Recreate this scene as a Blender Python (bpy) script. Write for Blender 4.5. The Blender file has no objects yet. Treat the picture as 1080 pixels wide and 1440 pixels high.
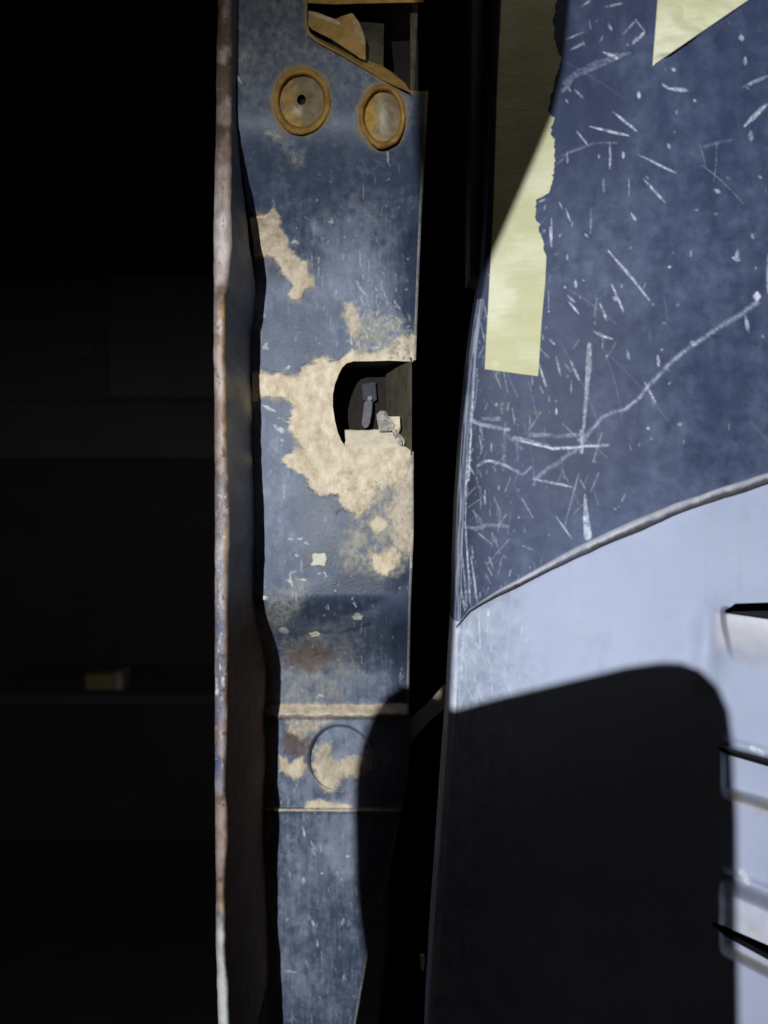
import bpy, bmesh, math
import numpy as np
from mathutils import Vector

# ------------------------------------------------------------------ camera, world, light, exposure
scene = bpy.context.scene
C = scene.collection
F = 1044.0                      # focal length in photo pixels (phone main camera)
ZC = 0.90                       # lens height above the floor

cam_data = bpy.data.cameras.new("camera")
cam_data.sensor_fit = 'VERTICAL'
cam_data.sensor_height = 36.0
cam_data.lens = 36.0 * F / 1440.0
cam_data.clip_start = 0.01
cam_data.clip_end = 50
cam_data.dof.use_dof = True
cam_data.dof.focus_distance = 0.388
cam_data.dof.aperture_fstop = 6.3
cam = bpy.data.objects.new("camera", cam_data)
cam.location = (0, 0, ZC)
cam.rotation_euler = (math.radians(90), 0, 0)
C.objects.link(cam)
scene.camera = cam

world = bpy.data.worlds.new("World")
scene.world = world
world.use_nodes = True
bgn = world.node_tree.nodes["Background"]
bgn.inputs[0].default_value = (1.0, 0.95, 0.98, 1)
bgn.inputs[1].default_value = 0.007

LX, LY, LZ = -0.12, -0.30, ZC + 0.0875        # the torch behind and left of the phone
ld = bpy.data.lights.new("torch_light", 'POINT')
ld.energy = 21.5
ld.color = (0.93, 0.97, 1.0)
ld.shadow_soft_size = 0.0020
lo = bpy.data.objects.new("torch_light", ld)
lo.location = (LX, LY, LZ)
C.objects.link(lo)

l2 = bpy.data.lights.new("fill_light", 'POINT')       # weak warm fill lamp, added overhead out of view
l2.energy = 0.21
l2.color = (1.0, 0.96, 0.82)
l2.shadow_soft_size = 0.04
lo2 = bpy.data.objects.new("fill_light", l2)
lo2.location = (0.10, 0.15, ZC + 0.40)
C.objects.link(lo2)

vs = scene.view_settings
vs.view_transform = 'Standard'
vs.look = 'None'
vs.exposure = 0.0
vs.gamma = 1.0
vs.use_curve_mapping = False

rng = np.random.default_rng(7)

# ------------------------------------------------------------------ helpers: numbers
def W(u, v, d):
    """world position of a point seen at photo pixel (u, v), d metres in front of the lens"""
    u = np.asarray(u, float); v = np.asarray(v, float); d = np.asarray(d, float)
    return np.stack(np.broadcast_arrays((u - 540) / F * d, d, ZC + (720 - v) / F * d), -1)

def ss(a, b, x):
    t = np.clip((x - a) / (b - a), 0, 1)
    return t * t * (3 - 2 * t)

def itp(x, pts):
    p = np.array(pts, float)
    return np.interp(x, p[:, 0], p[:, 1])

def vnoise(x, y, seed=0):
    r = np.random.default_rng(seed).random((256, 256))
    xi = np.floor(x).astype(int); yi = np.floor(y).astype(int)
    fx = x - xi; fy = y - yi
    fx = fx * fx * (3 - 2 * fx); fy = fy * fy * (3 - 2 * fy)
    a = r[xi % 256, yi % 256]; b = r[(xi + 1) % 256, yi % 256]
    c = r[xi % 256, (yi + 1) % 256]; d = r[(xi + 1) % 256, (yi + 1) % 256]
    return (a * (1 - fx) + b * fx) * (1 - fy) + (c * (1 - fx) + d * fx) * fy

def fbm(x, y, s, seed=0, oct=4, g=0.5):
    """fractal noise around 0, cells of s pixels"""
    t = 0; a = 1; n = 0
    for k in range(oct):
        t = t + a * (vnoise(x / s * 2 ** k + 17.3 * k, y / s * 2 ** k + 9.1 * k, seed + k) - 0.5)
        n += a; a *= g
    return t / n * 2

def seg_dist(x, y, x0, y0, x1, y1):
    dx, dy = x1 - x0, y1 - y0
    L = dx * dx + dy * dy + 1e-9
    t = np.clip(((x - x0) * dx + (y - y0) * dy) / L, 0, 1)
    return np.hypot(x - x0 - t * dx, y - y0 - t * dy), t

def poly_sd(x, y, poly):
    """signed distance in pixels, negative inside"""
    p = np.array(poly, float)
    d = np.full(x.shape, 1e9); ins = np.zeros(x.shape, bool)
    n = len(p)
    for i in range(n):
        (x0, y0), (x1, y1) = p[i], p[(i + 1) % n]
        d = np.minimum(d, seg_dist(x, y, x0, y0, x1, y1)[0])
        if y0 != y1:
            c = ((y0 > y) != (y1 > y)) & (x < (x1 - x0) * (y - y0) / (y1 - y0) + x0)
            ins ^= c
    return np.where(ins, -d, d)

def box_poly_mask(x, y, poly, rag=0, scale=12, soft=2.0, seed=3, oct=4):
    p = np.array(poly, float)
    m = np.zeros(x.shape)
    pad = rag * 2 + soft * 3 + 2
    sel = (x > p[:, 0].min() - pad) & (x < p[:, 0].max() + pad) & (y > p[:, 1].min() - pad) & (y < p[:, 1].max() + pad)
    if not sel.any():
        return m
    xs, ys = x[sel], y[sel]
    sd = poly_sd(xs, ys, poly)
    if rag:
        sd = sd + rag * fbm(xs, ys, scale, seed, oct, 0.65)
    m[sel] = 1 - ss(-soft, soft, sd)
    return m

def add_scratch(m, x, y, pts, w, s=1.0, w1=None, soft=0.9, wob=0.0, taper=False):
    """a scratch along pts (photo pixels), w wide; writes the maximum into m"""
    w1 = w if w1 is None else w1
    n = len(pts) - 1
    if n == 0:
        pts = [pts[0], (pts[0][0] + .01, pts[0][1])]; n = 1
    for i in range(n):
        (x0, y0), (x1, y1) = pts[i], pts[i + 1]
        pad = max(w, w1) + 4
        sel = (x > min(x0, x1) - pad) & (x < max(x0, x1) + pad) & (y > min(y0, y1) - pad) & (y < max(y0, y1) + pad)
        if not sel.any():
            continue
        xs, ys = x[sel], y[sel]
        if wob:
            xs = xs + wob * fbm(xs, ys, 14, 40); ys = ys + wob * fbm(xs, ys, 14, 41)
        d, t = seg_dist(xs, ys, x0, y0, x1, y1)
        q = (i + t) / n
        ww = (w + (w1 - w) * q) * 0.5
        if taper:
            ww = ww * (0.30 + 0.70 * np.clip(np.minimum(q * 2.6, (1 - q) * 4.5), 0, 1))
        val = s * (1 - ss(ww - soft, ww + soft, d)) * (0.70 + 1.0 * fbm(xs, ys, 4, 77, 3, .8))
        m[sel] = np.maximum(m[sel], np.clip(val, 0, 1))

# ------------------------------------------------------------------ helpers: meshes
def link_mesh(name, me, mat, parent=None):
    o = bpy.data.objects.new(name, me)
    if mat:
        me.materials.append(mat)
    C.objects.link(o)
    if parent is not None:
        o.parent = parent
        o.matrix_parent_inverse = parent.matrix_world.inverted()
    return o

def thing(name, label, cat, loc, group=None):
    o = bpy.data.objects.new(name, None)
    o.empty_display_size = 0.02
    o.location = loc
    C.objects.link(o)
    bpy.context.view_layer.update()
    tag(o, label, cat, group)
    return o

def tag(o, label, cat, group=None):
    o["label"] = label; o["category"] = cat
    if group:
        o["group"] = group

def grid_obj(name, P, mat, parent=None, attrs=None, drop=None, smooth=True, flip=False):
    """P (rows, cols, 3) -> one mesh; attrs: dict of per-vertex float arrays; drop: bool (rows-1, cols-1)"""
    nr, nc = P.shape[:2]
    idx = np.arange(nr * nc).reshape(nr, nc)
    q = np.stack([idx[:-1, :-1], idx[1:, :-1], idx[1:, 1:], idx[:-1, 1:]], -1)
    if flip:
        q = q[..., ::-1]
    q = q.reshape(-1, 4) if drop is None else q[~drop]
    used = np.zeros(nr * nc, bool); used[q.ravel()] = True
    remap = np.cumsum(used) - 1
    q = remap[q]
    V = P.reshape(-1, 3)[used]
    me = bpy.data.meshes.new(name)
    me.vertices.add(len(V)); me.vertices.foreach_set("co", V.astype(np.float32).ravel())
    me.loops.add(q.size); me.loops.foreach_set("vertex_index", q.astype(np.int32).ravel())
    me.polygons.add(len(q)); me.polygons.foreach_set("loop_start", np.arange(0, q.size, 4, dtype=np.int32))
    me.polygons.foreach_set("use_smooth", np.full(len(q), smooth))
    me.update(calc_edges=True)
    for k, a in (attrs or {}).items():
        at = me.attributes.new(k, 'FLOAT', 'POINT')
        at.data.foreach_set("value", np.clip(a, 0, 1).reshape(-1)[used].astype(np.float32))
    return link_mesh(name, me, mat, parent)

def cut(U, V, poly):
    """faces wholly inside poly are dropped, vertices left inside are moved onto its outline"""
    p = np.array(poly, float)
    sd = poly_sd(U, V, poly)
    ins = sd < 0
    drop = ins[:-1, :-1] & ins[1:, :-1] & ins[1:, 1:] & ins[:-1, 1:]
    keepf = ~drop
    usedv = np.zeros(U.shape, bool)
    usedv[:-1, :-1] |= keepf; usedv[1:, :-1] |= keepf; usedv[1:, 1:] |= keepf; usedv[:-1, 1:] |= keepf
    mv = ins & usedv
    xs, ys = U[mv], V[mv]
    best = np.full(xs.shape, 1e9); bx = xs.copy(); by = ys.copy()
    for i in range(len(p)):
        (x0, y0), (x1, y1) = p[i], p[(i + 1) % len(p)]
        d, t = seg_dist(xs, ys, x0, y0, x1, y1)
        b = d < best
        best = np.where(b, d, best); bx = np.where(b, x0 + t * (x1 - x0), bx); by = np.where(b, y0 + t * (y1 - y0), by)
    U = U.copy(); V = V.copy()
    U[mv] = bx; V[mv] = by
    return U, V, drop

def rim_obj(name, poly, dfun, depth, mat, parent, closed=True, n=8, pull=1.0, rows=3):
    """the turned-in edge of an opening: the outline swept backwards by depth"""
    p = np.array(poly, float)
    if closed:
        p = np.vstack([p, p[:1]])
    pts = []
    for i in range(len(p) - 1):
        for k in range(n):
            pts.append(p[i] + (p[i + 1] - p[i]) * k / n)
    pts.append(p[-1]); pts = np.array(pts)
    base = W(pts[:, 0], pts[:, 1], dfun(pts[:, 0], pts[:, 1]))
    R = []
    for k in range(rows):
        t = k / (rows - 1)
        q = base.copy(); q[:, 1] += depth * t - 0.0002
        R.append(q)
    return grid_obj(name, np.array(R), mat, parent)

def slab(name, poly3, thick, mat, parent=None, bevel=0.0, direction=(0, 1, 0), sub=0):
    """a plate: outline in 3-D, swept along direction"""
    bm = bmesh.new()
    d = Vector(direction).normalized() * thick
    vs_ = [bm.verts.new(Vector(p)) for p in poly3]
    f = bm.faces.new(vs_)
    r = bmesh.ops.extrude_face_region(bm, geom=[f])
    bmesh.ops.translate(bm, verts=[g for g in r["geom"] if isinstance(g, bmesh.types.BMVert)], vec=d)
    bmesh.ops.recalc_face_normals(bm, faces=bm.faces[:])
    if bevel:
        bmesh.ops.bevel(bm, geom=bm.edges[:], offset=bevel, segments=2, affect='EDGES', profile=0.6)
    me = bpy.data.meshes.new(name); bm.to_mesh(me); bm.free()
    return link_mesh(name, me, mat, parent)

def tube(name, pts, rad, mat, parent=None, seg=14, squash=1.0):
    pts = np.array(pts, float); n = len(pts)
    rad = np.broadcast_to(np.asarray(rad, float), (n,))
    tan = np.gradient(pts, axis=0); tan /= np.linalg.norm(tan, axis=1)[:, None] + 1e-12
    up = np.array([0, 1.0, 0])
    R = []
    for i in range(n):
        a = np.cross(tan[i], up); a /= np.linalg.norm(a) + 1e-12
        b = np.cross(a, tan[i])
        th = np.linspace(0, 2 * np.pi, seg + 1)
        R.append(pts[i] + rad[i] * (np.cos(th)[:, None] * a + squash * np.sin(th)[:, None] * b))
    return grid_obj(name, np.array(R), mat, parent)

# ------------------------------------------------------------------ helpers: materials
def _n(nt, typ, **kw):
    n = nt.nodes.new(typ)
    for k, v in kw.items():
        setattr(n, k, v)
    return n

def mat_layers(name, c1, c2, scale, rough=0.5, layers=(), bump=0.0, bscale=900.0, metallic=0.0, stretch=(1, 1, 1),
               spec=0.5, speck=None, rough_var=0.15):
    """painted / rusty metal: two-tone noise base; each layer (attr, colour a, colour b, noise scale, rough, mottle)
    is laid over it where that vertex mask is on"""
    m = bpy.data.materials.new(name); m.use_nodes = True
    nt = m.node_tree; nt.nodes.clear()
    out = _n(nt, 'ShaderNodeOutputMaterial'); bs = _n(nt, 'ShaderNodeBsdfPrincipled')
    nt.links.new(bs.outputs[0], out.inputs[0])
    tc = _n(nt, 'ShaderNodeTexCoord'); mp = _n(nt, 'ShaderNodeMapping')
    mp.inputs['Scale'].default_value = stretch
    nt.links.new(tc.outputs['Object'], mp.inputs[0])

    def noise(sc, det=7.0, ro=0.7, vec=mp.outputs[0]):
        n = _n(nt, 'ShaderNodeTexNoise'); n.inputs['Scale'].default_value = sc
        n.inputs['Detail'].default_value = det; n.inputs['Roughness'].default_value = ro
        nt.links.new(vec, n.inputs['Vector'])
        return n.outputs['Fac']

    def ramp(fac, a, b, lo=0.32, hi=0.68):
        r = _n(nt, 'ShaderNodeValToRGB')
        r.color_ramp.elements[0].position = lo; r.color_ramp.elements[1].position = hi
        r.color_ramp.elements[0].color = (*a, 1); r.color_ramp.elements[1].color = (*b, 1)
        nt.links.new(fac, r.inputs[0])
        return r.outputs[0]

    def math_(op, a, b=None, clamp=False):
        n = _n(nt, 'ShaderNodeMath', operation=op); n.use_clamp = clamp
        for i, q in enumerate((a, b)):
            if q is None: continue
            if isinstance(q, (int, float)): n.inputs[i].default_value = q
            else: nt.links.new(q, n.inputs[i])
        return n.outputs[0]

    def mix(fac, a, b):
        n = _n(nt, 'ShaderNodeMix', data_type='RGBA')
        nt.links.new(fac, n.inputs[0]); nt.links.new(a, n.inputs[6]); nt.links.new(b, n.inputs[7])
        return n.outputs[2]

    col = ramp(noise(scale), c1, c2)
    nr = noise(scale * 3)
    ro = math_('ADD', math_('MULTIPLY', math_('SUBTRACT', nr, 0.5), rough_var * 2), rough, True)
    if speck:
        amt, sc_, cc = speck
        sp = ramp(noise(sc_, 2.0, 0.5), (0, 0, 0), (1, 1, 1), amt, amt + 0.05)
        rgb = _n(nt, 'ShaderNodeRGB'); rgb.outputs[0].default_value = (*cc, 1)
        bw = _n(nt, 'ShaderNodeRGBToBW'); nt.links.new(sp, bw.inputs[0])
        col = mix(math_('MULTIPLY', bw.outputs[0], 0.7), col, rgb.outputs[0])
    for (attr, a, b, sc_, rg, mottle) in layers:
        at = _n(nt, 'ShaderNodeAttribute', attribute_name=attr)
        f = at.outputs['Fac']
        if mottle:
            nz = math_('MULTIPLY', math_('SUBTRACT', noise(sc_ * 2.3, 6.0, 0.65), 0.5), mottle * 2.4)
            f = math_('ADD', f, math_('MULTIPLY', nz, math_('MULTIPLY', math_('MULTIPLY', f, math_('SUBTRACT', 1.0, f)), 4.0)), True)
        col = mix(f, col, ramp(noise(sc_), a, b, 0.34, 0.66))
        mr = _n(nt, 'ShaderNodeMix', data_type='FLOAT')
        nt.links.new(f, mr.inputs[0]); nt.links.new(ro, mr.inputs[2]); mr.inputs[3].default_value = rg
        ro = mr.outputs[0]
    nt.links.new(col, bs.inputs['Base Color']); nt.links.new(ro, bs.inputs['Roughness'])
    bs.inputs['Metallic'].default_value = metallic
    bs.inputs['Specular IOR Level'].default_value = spec
    if bump:
        bp = _n(nt, 'ShaderNodeBump'); bp.inputs['Strength'].default_value = 1.0
        bp.inputs['Distance'].default_value = bump
        nt.links.new(noise(bscale, 4.0, 0.6), bp.inputs['Height'])
        nt.links.new(bp.outputs[0], bs.inputs['Normal'])
    return m

MUD1, MUD2 = (0.50, 0.385, 0.25), (0.82, 0.71, 0.55)
M_pillar = mat_layers("pillar_paint", (0.045, 0.065, 0.112), (0.076, 0.100, 0.160), 60, 0.50, [
    ("dark", (0.022, 0.033, 0.062), (0.040, 0.055, 0.095), 120, 0.42, 0.5),
    ("dust", (0.15, 0.18, 0.25), (0.30, 0.33, 0.42), 90, 0.75, 0.8),
    ("film", (0.25, 0.24, 0.20), (0.45, 0.42, 0.34), 160, 0.8, 0.9),
    ("rust", (0.075, 0.035, 0.017), (0.20, 0.10, 0.045), 150, 0.85, 0.5),
    ("ochre", (0.24, 0.16, 0.05), (0.36, 0.25, 0.085), 150, 0.85, 0.5),
    ("mud_and_shade", MUD1, MUD2, 190, 0.92, 0.8),
    ("spot", (0.50, 0.52, 0.55), (0.80, 0.80, 0.76), 200, 0.7, 0.0),
], bump=0.00015, bscale=800, stretch=(1, 1, 0.7), spec=0.5)
M_flange = mat_layers("flange_metal", (0.070, 0.090, 0.160), (0.15, 0.17, 0.27), 160, 0.5, [
    ("rust", (0.16, 0.095, 0.07), (0.36, 0.265, 0.215), 110, 0.6, 0.6),
    ("pale", (0.42, 0.355, 0.335), (0.66, 0.60, 0.585), 130, 0.45, 0.5),
    ("orange", (0.34, 0.16, 0.03), (0.60, 0.38, 0.11), 200, 0.8, 0.7),
    ("white", (0.46, 0.44, 0.38), (0.72, 0.74, 0.74), 160, 0.6, 0.5),
    ("mud_and_shade", (0.055, 0.035, 0.024), (0.14, 0.09, 0.06), 90, 0.9, 0.5),
    ("spot", (0.66, 0.68, 0.74), (0.85, 0.85, 0.85), 260, 0.5, 0.0),
], bump=0.00010, bscale=900, stretch=(1, 1, 0.35))
M_rust = mat_layers("ochre_rust", (0.27, 0.145, 0.028), (0.52, 0.31, 0.08), 160, 0.85, [
    ("pale", (0.42, 0.34, 0.20), (0.68, 0.60, 0.46), 200, 0.6, 0.6),
], bump=0.0003, bscale=900)
M_ring = mat_layers("orange_rust_ring", (0.15, 0.075, 0.018), (0.46, 0.26, 0.055), 120, 0.85, bump=0.0004, bscale=1200)
M_dish = mat_layers("washer_dish", (0.12, 0.085, 0.045), (0.27, 0.20, 0.11), 220, 0.7, [
    ("rust", (0.30, 0.16, 0.03), (0.52, 0.32, 0.075), 220, 0.85, 0.6),
    ("pale", (0.42, 0.40, 0.32), (0.60, 0.56, 0.42), 300, 0.8, 0.6)], bump=0.0002, bscale=1000)
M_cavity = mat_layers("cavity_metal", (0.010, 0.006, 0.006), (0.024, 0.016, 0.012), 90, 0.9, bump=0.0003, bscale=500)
M_olive = mat_layers("olive_dirty_metal", (0.045, 0.037, 0.022), (0.12, 0.098, 0.06), 110, 0.85, bump=0.0003, bscale=600)
M_ledge = mat_layers("clay_ledge", (0.60, 0.50, 0.36), (0.80, 0.72, 0.56), 130, 0.9, bump=0.0003, bscale=900)
M_steel = mat_layers("dull_steel", (0.12, 0.12, 0.135), (0.20, 0.20, 0.22), 220, 0.55, metallic=0.2, bump=0.0001)
M_frag = mat_layers("grey_fragment", (0.26, 0.23, 0.20), (0.60, 0.57, 0.52), 300, 0.5, bump=0.0003, bscale=800)
M_fender = mat_layers("navy_paint", (0.027, 0.038, 0.082), (0.036, 0.050, 0.102), 26, 0.5, [
    ("dust", (0.075, 0.10, 0.175), (0.13, 0.16, 0.25), 60, 0.6, 0.8),
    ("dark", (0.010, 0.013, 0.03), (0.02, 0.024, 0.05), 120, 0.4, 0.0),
    ("smear", (0.26, 0.30, 0.41), (0.40, 0.44, 0.56), 190, 0.6, 0.4),
    ("spot", (0.66, 0.71, 0.84), (0.84, 0.87, 0.94), 300, 0.6, 0.0),
], bump=0.00003, bscale=500, spec=0.18, rough_var=0.1)
M_bead = mat_layers("chipped_lip", (0.06, 0.07, 0.12), (0.13, 0.14, 0.20), 120, 0.5, [
    ("chip", (0.36, 0.36, 0.41), (0.56, 0.56, 0.62), 90, 0.5, 0.5),
    ("brown", (0.045, 0.042, 0.052), (0.13, 0.115, 0.11), 160, 0.8, 0.6)], bump=0.00012, bscale=900)
M_bumper = mat_layers("pale_blue_grey_paint", (0.37, 0.41, 0.555), (0.425, 0.465, 0.61), 22, 0.55, [
    ("worn", (0.24, 0.28, 0.38), (0.42, 0.46, 0.56), 120, 0.55, 0.5),
    ("bare", (0.58, 0.57, 0.66), (0.70, 0.69, 0.74), 80, 0.5, 0.3),
    ("dirt", (0.36, 0.31, 0.20), (0.55, 0.49, 0.36), 120, 0.85, 0.6),
    ("spot", (0.72, 0.75, 0.82), (0.85, 0.87, 0.92), 300, 0.5, 0.0),
], bump=0.00003, bscale=400, spec=0.15, rough_var=0.08)
M_tape = mat_layers("cream_masking_tape", (0.50, 0.485, 0.275), (0.575, 0.56, 0.35), 45, 0.8, [
    ("pale", (0.66, 0.64, 0.44), (0.74, 0.73, 0.56), 120, 0.7, 0.6)], bump=0.00030, bscale=420, stretch=(0.35, 1, 2.2))
M_chip = mat_layers("cream_chip", (0.60, 0.58, 0.42), (0.74, 0.72, 0.58), 300, 0.8, bump=0.0002)
M_black = mat_layers("black_backing", (0.006, 0.006, 0.007), (0.014, 0.013, 0.014), 40, 0.9)
M_inner = mat_layers("inner_dark_paint", (0.020, 0.021, 0.028), (0.045, 0.045, 0.055), 70, 0.7, bump=0.0001)
M_brace = mat_layers("brown_brace", (0.60, 0.50, 0.38), (0.75, 0.65, 0.52), 60, 0.85, bump=0.0002)
M_wall = mat_layers("dark_wall", (0.010, 0.005, 0.005), (0.018, 0.010, 0.010), 3, 0.9)
M_cab = mat_layers("dark_cabinet", (0.042, 0.045, 0.042), (0.056, 0.060, 0.055), 1.5, 0.9)
M_cab2 = mat_layers("dark_cabinet_warm", (0.032, 0.031, 0.030), (0.046, 0.044, 0.042), 1.5, 0.9)
M_box = mat_layers("yellow_card", (0.060, 0.048, 0.010), (0.09, 0.072, 0.016), 20, 0.8)
M_boxend = mat_layers("white_card", (0.10, 0.088, 0.06), (0.14, 0.125, 0.09), 20, 0.8)
M_phone = mat_layers("black_phone_case", (0.015, 0.015, 0.016), (0.025, 0.025, 0.027), 60, 0.7)

# ------------------------------------------------------------------ background: dim far side of the workshop
wb = slab("wall", [(-6, 2.6, -0.2), (5, 2.6, -0.2), (5, 2.6, 3.2), (-6, 2.6, 3.2)], 0.1, M_wall)
wb["kind"] = "structure"
fl = slab("floor", [(-6, -1.5, 0), (5, -1.5, 0), (5, 2.6, 0), (-6, 2.6, 0)], 0.1, M_wall, direction=(0, 0, -1))
fl["kind"] = "structure"

cab = thing("cabinet", "dim grey cabinet far behind in the dark, left of the metal post", "cabinet", tuple(W(60, 690, 2.0) * [1, 1, 0]))
def rect(u0, v0, u1, v1, d):
    return [tuple(W(u0, v0, d)), tuple(W(u1, v0, d)), tuple(W(u1, v1, d)), tuple(W(u0, v1, d))]
slab("side_panel", rect(-140, 392, 151, 562, 2.005), 0.30, M_cab2, cab, 0.004)
slab("door", rect(152, 388, 420, 560, 2.00), 0.30, M_cab, cab, 0.004)
slab("drawer", rect(-140, 562.5, 420, 645, 2.01), 0.30, M_cab2, cab, 0.004)
slab("handle", rect(112, 486, 130, 500, 1.985), 0.02, M_cab, cab, 0.003)
slab("plinth", rect(-140, 646, 420, 1190, 2.03), 0.28, M_wall, cab, 0.004)

bx = thing("carton", "small blurred yellow carton glowing faintly in the dark, lower left", "carton", tuple(W(146, 976, 1.55)))
slab("label_panel", rect(120, 949, 160, 976, 1.55), 0.05, M_box, bx, 0.003)
slab("end_flap", rect(161.5, 946, 172, 974, 1.548), 0.05, M_boxend, bx, 0.002)
sh = slab("shelf_board", rect(-60, 977.5, 330, 992, 1.50), 0.30, M_black, None, 0.003)
tag(sh, "dark shelf board under the small yellow carton, far left", "shelf")

# ------------------------------------------------------------------ the metal post (door pillar)
pil = thing("door_pillar", "dented blue steel door pillar caked with tan clay, rusty left flange, square latch hole", "door pillar",
            tuple(W(470, 1590, 0.43)))
V0, V1 = -150.0, 1590.0
DFL = 0.332                                                      # depth of the flange's front edge
fl_l = [(-150, 308), (0, 307), (60, 305), (200, 303.5), (300, 301), (500, 300.5), (560, 301.5), (700, 302.5), (1100, 302.5), (1250, 304), (1330, 304), (1440, 307), (1590, 310)]
fl_r = [(-150, 326), (0, 326), (300, 325), (345, 326), (375, 323), (400, 321), (420, 317), (500, 316.5), (530, 318), (600, 318.5), (640, 319), (700, 322.5), (760, 323), (800, 321),
        (900, 320), (1050, 319), (1110, 317), (1140, 320), (1190, 320), (1240, 316), (1290, 317), (1340, 317), (1380, 320), (1440, 323), (1590, 324)]

def face_depth_v(v):
    """depth of the post's face down its length: it steps back below the greasy line, a ledge steps out again"""
    d = 0.400 - 0.054 * (1 - ss(150, 420, v)) + 0.047 * ss(835, 950, v)
    d = d - 0.0075 * ss(988, 1008, v) + 0.0022 * ss(1008, 1013, v)
    d = d - 0.0028 * ss(1134, 1140, v) + 0.0012 * ss(1140, 1146, v)
    return d + 0.006 * ss(1150, 1500, v)

def dface(u, v):
    d = face_depth_v(v)
    d = d + 0.005 * np.clip((u - 535) / 55, 0, 1.4) ** 2
    d = d + 0.0011 * fbm(u, v, 130, 5, 2)
    r = np.hypot((u - 478) / 45.5, (v - 1066) / 47.5)
    tl_ = np.clip(0.5 - 0.5 * ((u - 478) / 45.5 * 0.75 + (v - 1066) / 47.5 * 0.66) / np.maximum(r, .35), 0, 1)
    d = d + (0.0004 + 0.0125 * tl_ ** 1.5) * (1 - ss(0.92, 1.0, r)) * ss(0.0, 0.8, r)
    # greasy crease
    cl = 890 + 6 * np.sin(u / 30.0) - (u - 380) * 0.05
    d = d + 0.0010 * np.exp(-((v - cl) / 4.0) ** 2) * ss(385, 400, u) * (1 - ss(520, 545, u))
    return d

right_pts = [(-150, 600), (130, 598), (230, 593), (300, 589), (400, 585), (480, 582), (600, 578), (750, 578), (850, 574), (960, 572), (1090, 571), (1250, 539), (1340, 515), (1440, 497), (1590, 470)]

rows = np.arange(V0, V1 + 0.1, 1.25)
nc = 210
VV = np.repeat(rows[:, None], nc, 1)
left = 540 + (itp(rows, fl_r) - 540) * DFL / face_depth_v(rows) - 1.0
right = itp(rows, right_pts)
S = np.linspace(0, 1, nc)[None, :]
UU = left[:, None] + (right - left)[:, None] * S

HOLE = [(487, 511), (497, 508), (520, 508), (547, 507), (566, 508), (590, 509), (590, 640), (577, 633), (570, 628), (563, 629), (530, 630), (500, 629), (487, 629),
        (480, 620), (475, 608), (471, 592), (468, 572), (468, 555), (471, 540), (476, 527), (481, 517)]
OPEN = [(432, -170), (432, 34), (436, 46), (447, 56), (465, 67), (482, 76), (497, 85), (513, 95), (543, 113), (560, 120), (577, 127), (620, 131), (620, -170)]
UU, VV, drop1 = cut(UU, VV, HOLE)
UU, VV, drop2 = cut(UU, VV, OPEN)
drop = drop1 | drop2
PLUGS = ((424, 142, 40, 46), (538, 163, 32, 45))
for (cx_, cy_, rx_, ry_) in PLUGS:
    UU, VV, dr_ = cut(UU, VV, [(cx_ + rx_ * .93 * math.cos(a), cy_ + ry_ * .93 * math.sin(a)) for a in np.linspace(0, 2 * math.pi, 48, endpoint=False)])
    drop = drop | dr_

# masks of what lies on the paint -----------------------------------------------------------------
x, y = UU, VV
A = {k: np.zeros(x.shape) for k in ("mud_and_shade", "dust", "dark", "film", "rust", "ochre", "spot")}
MAIN = [(330, 528), (363, 527), (420, 529), (428, 512), (440, 503), (452, 503), (462, 508), (474, 508), (486, 500), (498, 494), (512, 498), (530, 496), (545, 490), (556, 480),
        (570, 472), (600, 468), (600, 645), (577, 645), (574, 670), (560, 680), (548, 690), (540, 702), (531, 716), (513, 723), (499, 728), (490, 717),
        (480, 712), (473, 697), (450, 692), (438, 684), (428, 668), (404, 660), (395, 645), (414, 633), (426, 629), (411, 612), (401, 593), (409, 573),
        (396, 562), (372, 560), (330, 566)]
P2 = [(350, 303), (372, 302), (384, 294), (392, 306), (394, 322), (404, 332), (408, 350), (418, 358), (424, 366), (433, 366), (434, 380), (443, 402), (430, 408), (422, 420), (408, 423),
      (404, 414), (414, 403), (412, 396), (401, 390), (394, 378), (386, 364), (377, 362), (350, 362)]
fx_ = 9 * fbm(x * .35, y * 1.5, 12, 161, 4, .7) * (1 - ss(440, 500, x))
mud_and_shade = box_poly_mask(x + fx_, y, MAIN, 13, 17, 4.0, 11, 6)
mud_and_shade = np.maximum(mud_and_shade, box_poly_mask(x, y, P2, 7, 12, 2.6, 12, 6))
mud_and_shade = np.maximum(mud_and_shade, 0.85 * box_poly_mask(x, y, [(487, 428), (496, 424), (500, 440), (506, 462), (500, 482), (492, 470), (484, 445)], 9, 12, 5, 13))
mud_and_shade = np.maximum(mud_and_shade, box_poly_mask(x, y, [(393, 990), (575, 990), (575, 1006), (393, 1006)], 3, 14, 2, 14))
disc = [(440, 1060), (455, 1046), (470, 1062), (486, 1070), (500, 1066), (516, 1058), (522, 1075), (512, 1092), (500, 1090), (490, 1092), (480, 1098), (468, 1112), (452, 1108), (446, 1092), (436, 1080)]
mud_and_shade = np.maximum(mud_and_shade, 0.9 * box_poly_mask(x, y, disc, 13, 14, 7, 15, 6))
mud_and_shade = np.maximum(mud_and_shade, box_poly_mask(x, y, [(394, 1064), (402, 1066), (406, 1076), (416, 1068), (426, 1066), (430, 1078), (424, 1092), (412, 1096), (404, 1090), (394, 1084)], 4, 10, 3, 16))
mud_and_shade = np.maximum(mud_and_shade, box_poly_mask(x, y, [(428, 1137), (432, 1128), (446, 1124), (460, 1128), (474, 1128), (490, 1130), (500, 1137)], 3, 10, 2, 17))
mud_and_shade = np.maximum(mud_and_shade, 0.9 * box_poly_mask(x, y, [(385, 1136.5), (600, 1139), (600, 1142), (385, 1141)], 1.5, 10, 1.5, 18))
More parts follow.
